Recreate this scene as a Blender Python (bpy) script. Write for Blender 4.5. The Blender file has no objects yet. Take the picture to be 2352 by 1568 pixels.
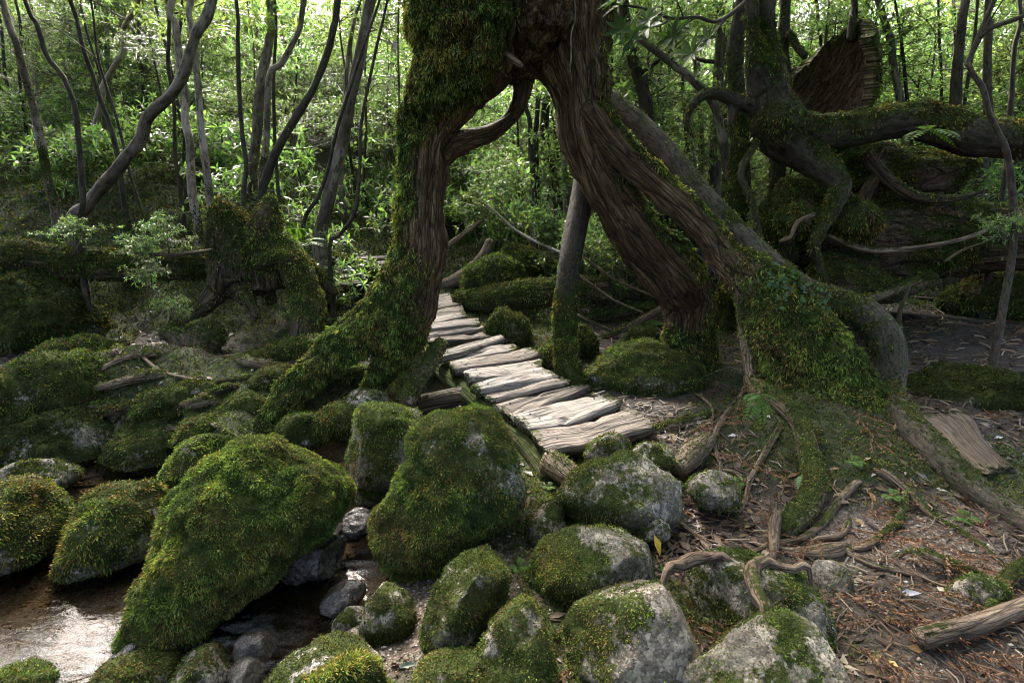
import bpy, bmesh, math, random
import numpy as np
from math import radians, sin, cos, pi

# ------------------------------------------------------------------ camera, sky, sun, exposure
SC = bpy.context.scene
COL = SC.collection
CAMZ, PITCH, FPX = 1.55, radians(12.0), 1306.7      # FPX: focal length in a 2352-pixel-wide frame
cam_d = bpy.data.cameras.new('camera'); cam = bpy.data.objects.new('camera', cam_d); COL.objects.link(cam)
cam.location = (0, 0, CAMZ); cam.rotation_euler = (pi/2 - PITCH, 0, 0)
cam_d.sensor_width = 36; cam_d.lens = 20.0; cam_d.clip_start = 0.05; cam_d.clip_end = 500
SC.camera = cam
SUN_AZ, SUN_EL = radians(-20), radians(46)           # azimuth from +Y towards +X
w = bpy.data.worlds.new('World'); SC.world = w; w.use_nodes = True
nt = w.node_tree; bg = nt.nodes['Background']
sky = nt.nodes.new('ShaderNodeTexSky'); sky.sky_type = 'NISHITA'; sky.sun_disc = False
sky.sun_elevation = SUN_EL; sky.sun_rotation = SUN_AZ; sky.air_density = 0.5; sky.dust_density = 8.0; sky.ozone_density = 0.3
nt.links.new(sky.outputs[0], bg.inputs[0]); bg.inputs[1].default_value = 0.15
sd = bpy.data.lights.new('sun', 'SUN'); sd.energy = 3.0; sd.angle = radians(8); sd.color = (1, 0.96, 0.88)
sun = bpy.data.objects.new('sun', sd); COL.objects.link(sun)
sun.rotation_euler = (pi/2 - SUN_EL, 0, pi - SUN_AZ); sun.location = (-4, 10, 14)
SC.view_settings.view_transform = 'Standard'; SC.view_settings.look = 'None'
SC.view_settings.exposure = 3.1; SC.view_settings.gamma = 1.0; SC.view_settings.use_curve_mapping = False
SC.cycles.use_denoising = True; SC.cycles.filter_width = 1.0; SC.cycles.max_bounces = 6; SC.cycles.diffuse_bounces = 3
SC.cycles.glossy_bounces = 2; SC.cycles.transmission_bounces = 3; SC.cycles.transparent_max_bounces = 6
SC.cycles.caustics_reflective = False; SC.cycles.caustics_refractive = False

# ------------------------------------------------------------------ helpers
rng = np.random.default_rng(7)
random.seed(7)
CAM = np.array([0, 0, CAMZ])

def ray(u, v):
    X = (u-1176)/FPX; Y = (784-v)/FPX
    return np.array([X, cos(PITCH)+Y*sin(PITCH), -sin(PITCH)+Y*cos(PITCH)])
def P(u, v, y):
    r = ray(u, v); return CAM + r*(y/r[1])
def PX(u, v, y):
    return (y/ray(u, v)[1])/FPX

def _hash(ix, iy, iz, seed):
    h = (ix.astype(np.uint32)*np.uint32(374761393) + iy.astype(np.uint32)*np.uint32(668265263) +
         iz.astype(np.uint32)*np.uint32(2147483647) + np.uint32((seed*974634777) & 0xffffffff))
    h = (h ^ (h >> np.uint32(13)))*np.uint32(1274126177)
    h = h ^ (h >> np.uint32(16))
    return (h & np.uint32(0xffffff)).astype(np.float64)/0xffffff*2-1
def vnoise(p, seed=0):
    p = np.asarray(p, float)
    i = np.floor(p).astype(np.int64); f = p-i; f = f*f*(3-2*f)
    i = i.astype(np.int64)
    x, y, z = (i[:, k] & 0xffffffff for k in range(3))
    out = 0
    for dx in (0, 1):
        wx = f[:, 0] if dx else 1-f[:, 0]
        for dy in (0, 1):
            wy = f[:, 1] if dy else 1-f[:, 1]
            for dz in (0, 1):
                wz = f[:, 2] if dz else 1-f[:, 2]
                out = out + wx*wy*wz*_hash((x+dx) & 0xffffffff, (y+dy) & 0xffffffff, (z+dz) & 0xffffffff, seed)
    return out
def fbm(p, scale=1.0, oct=4, seed=0):
    p = np.asarray(p, float)*scale; a = 1; s = 0; n = 0
    for k in range(oct):
        s = s + a*vnoise(p*(2**k), seed+k*17); n += a; a *= .5
    return s/n
def sstep(a, b, x):
    t = np.clip((np.asarray(x, float)-a)/(b-a), 0, 1); return t*t*(3-2*t)

# ---- objects
def link(o, parent=None):
    COL.objects.link(o)
    if parent is not None: o.parent = parent
    return o
def tag(o, label=None, cat=None, group=None, kind=None):
    if label: o['label'] = label
    if cat: o['category'] = cat
    if group: o['group'] = group
    if kind: o['kind'] = kind
    return o
def thing(name, label, cat, loc=(0, 0, 0), group=None):
    o = bpy.data.objects.new(name, None); o.location = loc; o.empty_display_size = .1
    return tag(link(o), label, cat, group)
def mk(name, V, Fs, mat, parent=None, smooth=True, attrs=None, cols=None, origin=None):
    """V (n,3) world coordinates; Fs list of (m,k) int arrays; attrs {name:(n,) or (n,3)}; cols (n,3)"""
    V = np.asarray(V, np.float64)
    if origin is None:
        origin = np.array(parent.matrix_basis.translation) if parent is not None else np.zeros(3)
    me = bpy.data.meshes.new(name)
    me.vertices.add(len(V)); me.vertices.foreach_set('co', (V-origin).astype(np.float32).ravel())
    if isinstance(Fs, np.ndarray): Fs = [Fs]
    Fs = [np.asarray(f, np.int32) for f in Fs if len(f)]
    nl = sum(f.size for f in Fs); npoly = sum(len(f) for f in Fs)
    me.loops.add(nl); me.polygons.add(npoly)
    me.loops.foreach_set('vertex_index', np.concatenate([f.ravel() for f in Fs]))
    tot = np.concatenate([np.full(len(f), f.shape[1], np.int32) for f in Fs])
    st = np.concatenate([[0], np.cumsum(tot)[:-1]]).astype(np.int32)
    me.polygons.foreach_set('loop_start', st)
    me.update(calc_edges=True)
    if smooth: me.polygons.foreach_set('use_smooth', np.ones(npoly, bool))
    for k, a in (attrs or {}).items():
        a = np.asarray(a, np.float32)
        if a.ndim == 1:
            at = me.attributes.new(k, 'FLOAT', 'POINT'); at.data.foreach_set('value', a)
        else:
            at = me.attributes.new(k, 'FLOAT_VECTOR', 'POINT'); at.data.foreach_set('vector', a.ravel())
    if cols is not None:
        at = me.attributes.new('col', 'FLOAT_COLOR', 'POINT')
        c = np.ones((len(V), 4), np.float32); c[:, :3] = cols; at.data.foreach_set('color', c.ravel())
    me.materials.append(mat)
    o = bpy.data.objects.new(name, me)
    if parent is None: o.location = origin
    return link(o, parent)

# ---- materials
def newmat(name):
    m = bpy.data.materials.new(name); m.use_nodes = True
    n = m.node_tree; n.nodes.clear(); return m, n
class NB:
    def __init__(s, n): s.n = n
    def node(s, t, **kw):
        x = s.n.nodes.new(t)
        for k, v in kw.items(): setattr(x, k, v)
        return x
    def ln(s, a, b): s.n.links.new(a, b)
    def attr(s, name): return s.node('ShaderNodeAttribute', attribute_name=name)
    def noise(s, vec, scale, detail=4, rough=.55, dist=0):
        x = s.node('ShaderNodeTexNoise'); x.inputs['Scale'].default_value = scale; x.inputs['Detail'].default_value = detail
        x.inputs['Roughness'].default_value = rough; x.inputs['Distortion'].default_value = dist
        if vec is not None: s.ln(vec, x.inputs['Vector'])
        return x.outputs['Fac']
    def voro(s, vec, scale, feature='F1', out='Distance'):
        x = s.node('ShaderNodeTexVoronoi', feature=feature); x.inputs['Scale'].default_value = scale
        if vec is not None: s.ln(vec, x.inputs['Vector'])
        return x.outputs[out]
    def ramp(s, fac, stops, interp='LINEAR'):
        x = s.node('ShaderNodeValToRGB'); cr = x.color_ramp; cr.interpolation = interp
        while len(cr.elements) > 1: cr.elements.remove(cr.elements[-1])
        cr.elements[0].position = stops[0][0]
        def c4(c): return (c, c, c, 1) if not hasattr(c, '__len__') else (*c, 1)
        cr.elements[0].color = c4(stops[0][1])
        for p_, c in stops[1:]:
            e = cr.elements.new(p_); e.color = c4(c)
        s.ln(fac, x.inputs[0]); return x.outputs[0]
    def mix(s, fac, a, b, blend='MIX'):
        x = s.node('ShaderNodeMix', data_type='RGBA', blend_type=blend)
        for k, v in ((0, fac), (6, a), (7, b)):
            if hasattr(v, 'is_output'): s.ln(v, x.inputs[k])
            elif k == 0: x.inputs[0].default_value = v
            else: x.inputs[k].default_value = (*v, 1)
        return x.outputs[2]
    def math(s, op, a, b=None, c=None, clamp=False):
        x = s.node('ShaderNodeMath', operation=op, use_clamp=clamp)
        for k, v in enumerate((a, b, c)):
            if v is None: continue
            if hasattr(v, 'is_output'): s.ln(v, x.inputs[k])
            else: x.inputs[k].default_value = v
        return x.outputs[0]
    def mapping(s, vec, scale):
        x = s.node('ShaderNodeMapping'); x.inputs['Scale'].default_value = scale; s.ln(vec, x.inputs[0]); return x.outputs[0]
    def pos(s): return s.node('ShaderNodeNewGeometry').outputs['Position']
    def obj(s): return s.node('ShaderNodeTexCoord').outputs['Object']
    def bump(s, h, strength, dist, normal=None):
        x = s.node('ShaderNodeBump'); x.inputs['Strength'].default_value = strength; x.inputs['Distance'].default_value = dist
        s.ln(h, x.inputs['Height'])
        if normal is not None: s.ln(normal, x.inputs['Normal'])
        return x.outputs[0]
    def pbsdf(s, color, rough=.7, spec=.3, normal=None):
        x = s.node('ShaderNodeBsdfPrincipled')
        for k, v in (('Base Color', color), ('Roughness', rough), ('Specular IOR Level', spec)):
            if hasattr(v, 'is_output'): s.ln(v, x.inputs[k])
            else: x.inputs[k].default_value = (*v, 1) if hasattr(v, '__len__') else v
        if normal is not None: s.ln(normal, x.inputs['Normal'])
        return x.outputs[0]
    def out(s, sh):
        o = s.node('ShaderNodeOutputMaterial'); s.ln(sh, o.inputs[0])

MOSS_DARK = (.016, .026, .007)
def m_blades(name, transl=.3, rough=.7, spec=.25, vary=0.0, tint=(1.5, 1.5, .7)):
    m, n = newmat(name); b = NB(n)
    c = b.attr('col').outputs['Color']
    if vary:
        oi = b.node('ShaderNodeObjectInfo')
        hs = b.node('ShaderNodeHueSaturation')
        b.ln(b.math('MULTIPLY_ADD', oi.outputs['Random'], .06, .475), hs.inputs['Hue'])
        b.ln(b.math('MULTIPLY_ADD', oi.outputs['Random'], vary, 1-vary*.5), hs.inputs['Value'])
        b.ln(c, hs.inputs['Color']); c = hs.outputs[0]
    d = b.pbsdf(c, rough, spec)
    t = b.node('ShaderNodeBsdfTranslucent'); b.ln(b.mix(1.0, c, tint, 'MULTIPLY'), t.inputs[0])
    mx = b.node('ShaderNodeMixShader'); mx.inputs[0].default_value = transl
    b.ln(d, mx.inputs[1]); b.ln(t.outputs[0], mx.inputs[2]); b.out(mx.outputs[0]); return m
M_MOSS = m_blades('moss_blades', .28, .8, .15)
M_LEAF = m_blades('leaf', .5, .3, .6, vary=.5, tint=(1.65, 2.05, 1.0))
M_FERN = m_blades('fern_leaf', .4, .6, .2)
M_LITTER = m_blades('dead_leaf', .12, .5, .4, tint=(1.2, 1, .8))

def m_moss_mix(b, col, bmp_h=None, strength=.6, dist=.01, rough=.75, spec=.25, moss_col=None):
    """blend a surface colour towards dark moss by the 'moss' attribute"""
    mo = b.attr('moss').outputs['Fac']
    p = b.pos()
    nz = b.noise(p, 38, 3)
    mc = b.ramp(b.noise(p, 9, 3), [(.3, moss_col or (.016, .02, .007)), (.55, (.032, .042, .012)), (.75, (.06, .066, .02))])
    f = b.math('MULTIPLY_ADD', b.math('SUBTRACT', nz, .5), 1.2, mo)
    f = b.ramp(f, [(.38, 0.), (.58, 1.)])
    c = b.mix(f, col, mc)
    nrm = None
    if bmp_h is not None: nrm = b.bump(bmp_h, strength, dist)
    nrm = b.bump(b.noise(p, 120, 3), .6, .01, nrm)
    sp_ = b.math('MULTIPLY_ADD', f, .06-spec, spec); rg_ = b.math('MULTIPLY_ADD', f, .9-rough, rough)
    return b.pbsdf(c, rg_, sp_, nrm)

def m_wood(name, dark, mid, light, gs=1.0, strength=.9, dist=.02, spec=.2, rough=.75, patch=None):
    m, n = newmat(name); b = NB(n)
    g = b.attr('grain').outputs['Vector']
    v = b.mapping(g, (14*gs, 14*gs, 1.1*gs))
    n1 = b.noise(v, 1.0, 7, .65, .6)
    n2 = b.noise(b.mapping(g, (55*gs, 55*gs, 3*gs)), 1.0, 4, .6)
    big = b.noise(b.pos(), 3.2, 4)
    h = b.math('ADD', n1, b.math('MULTIPLY', n2, .45))
    c = b.ramp(b.math('MULTIPLY', h, .69), [(.30, dark), (.46, mid), (.62, light)])
    c = b.mix(b.ramp(big, [(.35, .0), (.7, .75)]), c, patch or dark)
    cr = b.math('ABSOLUTE', b.math('SUBTRACT', b.noise(b.mapping(g, (9*gs, 9*gs, .8*gs)), 1.0, 3, .5, .4), .5))
    c = b.mix(b.ramp(cr, [(.0, .9), (.03, 0.)]), c, tuple(x*.4 for x in dark))
    ed = b.voro(b.mapping(g, (9*gs, 9*gs, .9*gs)), 1.0, 'DISTANCE_TO_EDGE'); ed2 = b.voro(b.mapping(g, (26*gs, 26*gs, 2.2*gs)), 1.0, 'DISTANCE_TO_EDGE')
    ce = b.voro(b.mapping(g, (9*gs, 9*gs, .9*gs)), 1.0, 'F1', 'Color'); sc_ = b.node('ShaderNodeSeparateColor'); b.ln(ce, sc_.inputs[0])
    c = b.mix(b.math('MULTIPLY', sc_.outputs[0], .45), c, tuple(x*.8 for x in mid))
    c = b.mix(b.ramp(ed, [(.0, .8), (.06, 0.)]), c, tuple(x*.3 for x in dark))
    c = b.mix(b.ramp(ed2, [(.0, .4), (.09, 0.)]), c, tuple(x*.5 for x in dark))
    h = b.math('ADD', h, b.math('MULTIPLY', b.ramp(ed, [(.0, 0.), (.12, 1.)]), .8)); h = b.math('ADD', h, b.math('MULTIPLY', b.ramp(ed2, [(.0, 0.), (.12, 1.)]), .35))
    b.out(m_moss_mix(b, c, h, strength, dist, rough, spec)); return m
M_WOOD = m_wood('dead_cedar_wood', (.019, .012, .007), (.11, .07, .036), (.30, .212, .122), gs=1.6, strength=1.0, dist=.03)
M_DARKWOOD = m_wood('rotten_wood', (.016, .011, .008), (.075, .052, .032), (.19, .14, .088))
M_PLANK = m_wood('weathered_plank', (.045, .036, .029), (.21, .182, .155), (.41, .37, .325), gs=1.5, strength=.8, dist=.008, rough=.6, spec=.35, patch=(.2, .165, .13))
M_PLANKB = m_wood('brown_plank', (.035, .026, .02), (.15, .118, .092), (.32, .27, .22), gs=1.5, strength=.9, dist=.01, rough=.65, spec=.3, patch=(.10, .075, .055))
M_ROOT = m_wood('root_wood', (.05, .034, .022), (.17, .125, .085), (.34, .27, .19), gs=2.2, dist=.006, patch=(.07, .05, .035))

def m_bark(name, dark, light, blotch, scale=1.0, moss=True):
    m, n = newmat(name); b = NB(n)
    g = b.attr('grain').outputs['Vector']
    v = b.mapping(g, (9*scale, 9*scale, 5*scale))
    n1 = b.noise(v, 1.0, 6, .65)
    n2 = b.noise(b.mapping(g, (3, 3, 1.6)), 1.0, 3, .5)
    c = b.ramp(n1, [(.3, dark), (.65, light)])
    c = b.mix(b.ramp(n2, [(.5, 0.), (.6, .8)]), c, blotch)
    fl = b.noise(b.mapping(g, (26*scale, 26*scale, 9*scale)), 1.0, 4, .6); c = b.mix(b.ramp(fl, [(.36, .75), (.5, 0.)]), c, tuple(x*.35 for x in dark))
    b.out(m_moss_mix(b, c, b.math('ADD', n1, b.math('MULTIPLY', fl, .6)), .9, .02, .75, .22)); return m
M_BARK = m_bark('bark', (.035, .028, .021), (.13, .105, .08), (.22, .19, .155))
M_BARKD = m_bark('dark_bark', (.016, .013, .010), (.062, .05, .036), (.045, .045, .026))
M_BARKB = m_bark('wet_bark', (.012, .0095, .0075), (.042, .033, .026), (.03, .027, .019), 2.0)
M_BARKP = m_bark('pale_bark', (.09, .075, .06), (.27, .23, .19), (.40, .35, .31))
M_BARKS = m_bark('smooth_bark', (.032, .026, .02), (.10, .082, .064), (.065, .06, .038), 2.0)

def m_granite(name, wet=False, brown=.0):
    m, n = newmat(name); b = NB(n); p = b.pos()
    cell = b.voro(p, 60, out='Color'); cell2 = b.voro(p, 140, out='Color')
    sp = b.node('ShaderNodeSeparateColor'); b.ln(cell, sp.inputs[0])
    sp2 = b.node('ShaderNodeSeparateColor'); b.ln(cell2, sp2.inputs[0])
    k = .35 if wet else 1
    c1 = b.ramp(sp.outputs[0], [(.0, (.035*k, .032*k, .028*k)), (.4, (.09*k, .082*k, .07*k)), (.7, (.19*k, .172*k, .145*k)), (.9, (.50*k, .46*k, .41*k))])
    c2 = b.ramp(sp2.outputs[1], [(.1, (.025*k, .022*k, .018*k)), (.5, (.12*k, .108*k, .09*k)), (.92, (.38*k, .345*k, .30*k))])
    c = b.mix(.5, c1, c2)
    sp3 = b.node('ShaderNodeSeparateColor'); b.ln(b.voro(b.mapping(p, (1, .55, .8)), 46, out='Color'), sp3.inputs[0])
    c = b.mix(b.ramp(sp3.outputs[2], [(.84, 0.), (.88, .85)]), c, (.50*k, .45*k, .38*k))
    oi = b.node('ShaderNodeObjectInfo'); c = b.mix(b.math('MULTIPLY', oi.outputs['Random'], .55), c, b.mix(.5, c, (.15*k, .105*k, .06*k)))
    c = b.mix(b.ramp(b.noise(p, 16, 3, .5), [(.60, 0.), (.66, .55)]), c, (.20*k, .215*k, .16*k))
    c = b.mix(b.ramp(b.noise(p, 7, 5, .6), [(.38, .8), (.68, .12)]), c, (.042*k, .04*k, .028*k))
    h = b.math('ADD', b.noise(p, 40, 5, .6), b.math('MULTIPLY', sp2.outputs[0], .25))
    b.out(m_moss_mix(b, c, h, .7, .012, .18 if wet else .72, .6 if wet else .3)); return m
M_GRAN = m_granite('granite')
M_GRANW = m_granite('wet_granite', True)

def m_terrain():
    m, n = newmat('forest_floor'); b = NB(n); p = b.pos()
    soil = b.ramp(b.noise(p, 22, 6, .7), [(.3, (.011, .009, .007)), (.5, (.032, .025, .019)), (.68, (.075, .06, .047))])
    cell = b.voro(p, 95, out='Color'); sp = b.node('ShaderNodeSeparateColor'); b.ln(cell, sp.inputs[0])
    sand = b.ramp(sp.outputs[0], [(0., (.05, .039, .027)), (.35, (.11, .086, .062)), (.7, (.19, .155, .12)), (.93, (.40, .36, .31))])
    sand = b.mix(b.ramp(b.noise(p, 5, 4), [(.4, .65), (.62, 0.)]), sand, (.06, .042, .026))
    moss = b.ramp(b.noise(p, 15, 5), [(.3, (.012, .015, .006)), (.55, (.03, .038, .011)), (.75, (.06, .066, .02))])
    c = b.mix(b.attr('sand').outputs['Fac'], soil, sand)
    f = b.math('MULTIPLY_ADD', b.math('SUBTRACT', b.noise(p, 11, 4), .5), 1.4, b.attr('moss').outputs['Fac'])
    c = b.mix(b.ramp(f, [(.4, 0.), (.6, 1.)]), c, moss)
    wet = b.attr('wet').outputs['Fac']
    c = b.mix(b.math('MULTIPLY', wet, .45), c, (.032, .025, .016))
    h = b.math('ADD', b.noise(p, 60, 5, .7), b.math('MULTIPLY', b.voro(p, 95), .5))
    nrm = b.bump(h, .8, .015)
    b.out(b.pbsdf(c, b.math('MULTIPLY_ADD', wet, -.5, .85), .35, nrm)); return m
M_GROUND = m_terrain()

def m_water():
    m, n = newmat('stream_water'); b = NB(n); p = b.pos()
    # flow ripples stretched along the stream
    rip = b.noise(b.mapping(p, (5, 9, 1)), 1.6, 4, .55, .8)
    fine = b.noise(b.mapping(p, (14, 26, 1)), 1.5, 3, .5, .6)
    nrm = b.bump(b.math('ADD', rip, b.math('MULTIPLY', fine, .08)),   .07, .03)
    fr = b.node('ShaderNodeFresnel'); fr.inputs[0].default_value = 1.34; b.ln(nrm, fr.inputs['Normal'])
    tr = b.node('ShaderNodeBsdfTransparent'); tr.inputs[0].default_value = (.5, .45, .36, 1)
    gl = b.node('ShaderNodeBsdfGlossy'); gl.inputs['Roughness'].default_value = .08; b.ln(nrm, gl.inputs['Normal'])
    mx = b.node('ShaderNodeMixShader'); b.ln(fr.outputs[0], mx.inputs[0]); b.ln(tr.outputs[0], mx.inputs[1]); b.ln(gl.outputs[0], mx.inputs[2])
    # white water and pale sky reflection on the riffle, painted as diffuse white
    fo = b.attr('foam_sheen').outputs['Fac']
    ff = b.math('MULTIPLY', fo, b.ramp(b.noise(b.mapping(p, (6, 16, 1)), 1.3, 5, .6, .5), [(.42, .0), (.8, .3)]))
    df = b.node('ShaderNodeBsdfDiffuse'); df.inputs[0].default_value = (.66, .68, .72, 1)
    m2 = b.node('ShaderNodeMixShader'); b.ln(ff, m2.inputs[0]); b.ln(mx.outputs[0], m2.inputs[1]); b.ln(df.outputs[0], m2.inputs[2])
    b.out(m2.outputs[0]); return m
M_WATER = m_water()
def m_plain(name, col, rough=.7, spec=.3):
    m, n = newmat(name); b = NB(n); p = b.obj()
    c = b.ramp(b.noise(p, 30, 4), [(.3, tuple(x*.7 for x in col)), (.7, tuple(min(1, x*1.25) for x in col))])
    b.out(b.pbsdf(c, rough, spec)); return m

# ------------------------------------------------------------------ terrain
STREAM = [[(-4.4, 4.15, .30), (-3.6, 4.05, .35), (-3.05, 3.9, .38), (-2.65, 3.3, .45), (-2.45, 2.6, .65), (-2.6, 1.8, .9), (-3.0, .8, 1.0)],
          [(-.75, 5.5, .12), (-1.0, 4.9, .18), (-1.4, 4.35, .34), (-1.05, 3.55, .28), (-1.1, 2.95, .38), (-1.6, 2.35, .55), (-2.4, 1.8, .8)]]
def pl_dist(x, y, pl):
    best = np.full(x.shape, 1e9)
    for (x0, y0, r0), (x1, y1, r1) in zip(pl[:-1], pl[1:]):
        dx, dy = x1-x0, y1-y0
        t = np.clip(((x-x0)*dx+(y-y0)*dy)/(dx*dx+dy*dy), 0, 1)
        best = np.minimum(best, np.hypot(x-x0-t*dx, y-y0-t*dy)-(r0+t*(r1-r0)))
    return best
WATER_Z = -.40
def gauss(x, y, cx, cy, rx, ry): return np.exp(-((x-cx)/rx)**2-((y-cy)/ry)**2)
def H(x, y, detail=True):
    x = np.asarray(x, float); y = np.asarray(y, float)
    z = -.12+.115*np.maximum(0, y-3.4)+.14*np.maximum(0, y-7.6)-.03*np.maximum(0, y-12)
    z = np.where(y < 3.4, -.12+.03*(y-3.4), z)
    z = z+1.35*sstep(6.4, 9.2, y)*sstep(-1.6, -6.0, x)+.25*sstep(2.5, 6, x)*sstep(2.0, 4.5, y)
    z = z+.34*gauss(x, y, 2.2, 3.95, .85, .6)+.10*gauss(x, y, 2.1, 3.35, .5, .35)+.12*gauss(x, y, 3.4, 3.0, .8, .8)
    z = z+.25*gauss(x, y, -3.4, 5.2, 1.0, .5)
    d = np.minimum(pl_dist(x, y, STREAM[0]), pl_dist(x, y, STREAM[1]))
    k = 1-sstep(-.05, .55, d)
    k2 = 1-sstep(-.2, 1.0, d)
    z = z*(1-k)+(-.475)*k
    z = np.where((y < 3.2), z*(1-k2)+np.minimum(z, -.36)*k2, z)
    if detail:
        p = np.stack([x.ravel(), y.ravel(), np.zeros(x.size)], 1)
        z = z+(fbm(p, 1.1, 3, 3)*.10*sstep(4, 9, y.ravel())+fbm(p, 3.3, 4, 5)*.045+fbm(p, 11, 3, 9)*.014+(.5-np.abs(fbm(p, 2.4, 3, 19))*2)*.075*sstep(4.2, 5.2, y.ravel())*sstep(.2, -.8, x.ravel())).reshape(x.shape)*(1-.6*k)
    return z
def h1(x, y): return float(H(np.array([x]), np.array([y]))[0])
def G(u, v, zoff=0.0):
    r = ray(u, v); t0 = .8
    ts = np.arange(.8, 40, .02)
    pts = CAM+r*ts[:, None]
    hh = H(pts[:, 0], pts[:, 1])+zoff
    i = np.argmax(pts[:, 2] < hh)
    return pts[i].copy()

# zones in the x-y plane
def zone_masks(x, y):
    p = np.stack([x.ravel(), y.ravel(), np.zeros(x.size)], 1)
    nz = fbm(p, .9, 4, 21).reshape(x.shape); nz2 = fbm(p, 2.6, 3, 33).reshape(x.shape)
    d = np.minimum(pl_dist(x, y, STREAM[0]), pl_dist(x, y, STREAM[1]))
    sand = 1-sstep(.05, .35, d+.15*nz2)
    sand = np.maximum(sand, gauss(x, y, -.45, 2.55, .5, .6)*1.2)
    sand = np.maximum(sand, np.clip(sstep(.9, 1.5, x)*sstep(3.35, 2.75, y)*(.5+.9*nz2)*.85, 0, 1))
    right = sstep(.5, 1.0, x+.5*nz2)
    litter = np.clip(right*(.95+nz*1.2), 0, 1)*sstep(13, 9, y)
    litter = np.maximum(litter, np.clip(np.exp(-((y-5.9-.3*nz)/.8)**2)*sstep(-1.0, -1.8, x)*(1.0+1.4*nz2), 0, 1))
    moss = 1-litter*.95
    moss = np.maximum(moss, gauss(x, y, 2.25, 3.75, .95, .75)*1.25)
    moss = np.maximum(moss, gauss(x, y, 3.1, 3.3, .8, .5)*1.1)
    moss = np.maximum(moss, gauss(x, y, 1.35, 5.3, .7, .55)*1.05)
    moss = np.maximum(moss, gauss(x, y, 6.0, 7.3, 1.2, .7)*1.0)
    moss = moss*(1-np.clip(sand*1.3, 0, 1))
    return np.clip(sand, 0, 1), np.clip(litter, 0, 1), np.clip(moss, 0, 1)

ys = np.concatenate([np.linspace(-2, 1.0, 30), 1.0+np.cumsum(np.linspace(.02, .035, 250)), [0]])[:-1]
ys = np.concatenate([ys, ys[-1]+np.cumsum(np.geomspace(.04, 4.0, 90))])
Xs = np.linspace(-1.4, 1.4, 360)
YY, XX = np.meshgrid(ys, Xs, indexing='ij'); gx = XX*(YY+3.0); gy = YY
gz = H(gx, gy)
sa, li, mo = zone_masks(gx, gy)
nr, nc = gx.shape
idx = np.arange(nr*nc).reshape(nr, nc)
quads = np.stack([idx[:-1, :-1], idx[:-1, 1:], idx[1:, 1:], idx[1:, :-1]], -1).reshape(-1, 4)
wet = sstep(-.30, -.42, gz)
ground = mk('ground', np.stack([gx, gy, gz], -1).reshape(-1, 3), quads, M_GROUND,
            attrs={'sand': sa.ravel(), 'moss': mo.ravel(), 'wet': wet.ravel()})
tag(ground, kind='structure')
# water sheet: only where the bed lies below the surface
wx = np.arange(-6.5, .6, .05); wy = np.arange(.3, 6.2, .05)
WX, WY = np.meshgrid(wx, wy); wz = WATER_Z+.006*fbm(np.stack([WX.ravel(), WY.ravel(), 0*WX.ravel()], 1), 2.5, 2, 4).reshape(WX.shape)
wz = wz+.02*sstep(3.4, 4.4, WY)
wi = np.arange(WX.size).reshape(WX.shape)
wq = np.stack([wi[:-1, :-1], wi[:-1, 1:], wi[1:, 1:], wi[1:, :-1]], -1).reshape(-1, 4)
hb = H(WX, WY); low = (hb < wz+.03).ravel()
wq = wq[low[wq].any(1)]
foam_sheen = gauss(WX, WY, -1.75, 2.25, .55, .22)+.8*gauss(WX, WY, -1.45, 2.42, .25, .12)+.35*gauss(WX, WY, -.95, 3.05, .2, .25)  # where the painted reflection and white water lie
used = np.unique(wq); rem = -np.ones(WX.size, int); rem[used] = np.arange(len(used))
water = mk('stream_water', np.stack([WX, WY, wz], -1).reshape(-1, 3)[used], rem[wq], M_WATER, attrs={'foam_sheen': np.clip(foam_sheen, 0, 1).ravel()[used]})
tag(water, kind='structure')

# ------------------------------------------------------------------ geometry builders
def catmull(pts, spacing):
    pts = np.asarray(pts, float); n = len(pts)
    if n == 2:
        k = max(2, int(np.linalg.norm(pts[1, :3]-pts[0, :3])/spacing)); t = np.linspace(0, 1, k+1)[:, None]
        return pts[0]*(1-t)+pts[1]*t
    ext = np.vstack([2*pts[0]-pts[1], pts, 2*pts[-1]-pts[-2]]); out = []
    for i in range(1, n):
        p0, p1, p2, p3 = ext[i-1:i+3]
        k = max(1, int(np.linalg.norm(p2[:3]-p1[:3])/spacing))
        t = (np.arange(k)/k)[:, None]
        out.append(.5*((2*p1)+(-p0+p2)*t+(2*p0-5*p1+4*p2-p3)*t*t+(-p0+3*p1-3*p2+p3)*t**3))
    out.append(pts[-1:]); r = np.vstack(out); r[:, 3] = np.maximum(r[:, 3], .001); return r
def N(lst):
    """pixel nodes (u, v, y, width) -> (x,y,z,r)"""
    return np.array([[*P(u, v, y), w*.5*PX(u, v, y)] for u, v, y, w in lst])
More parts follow.
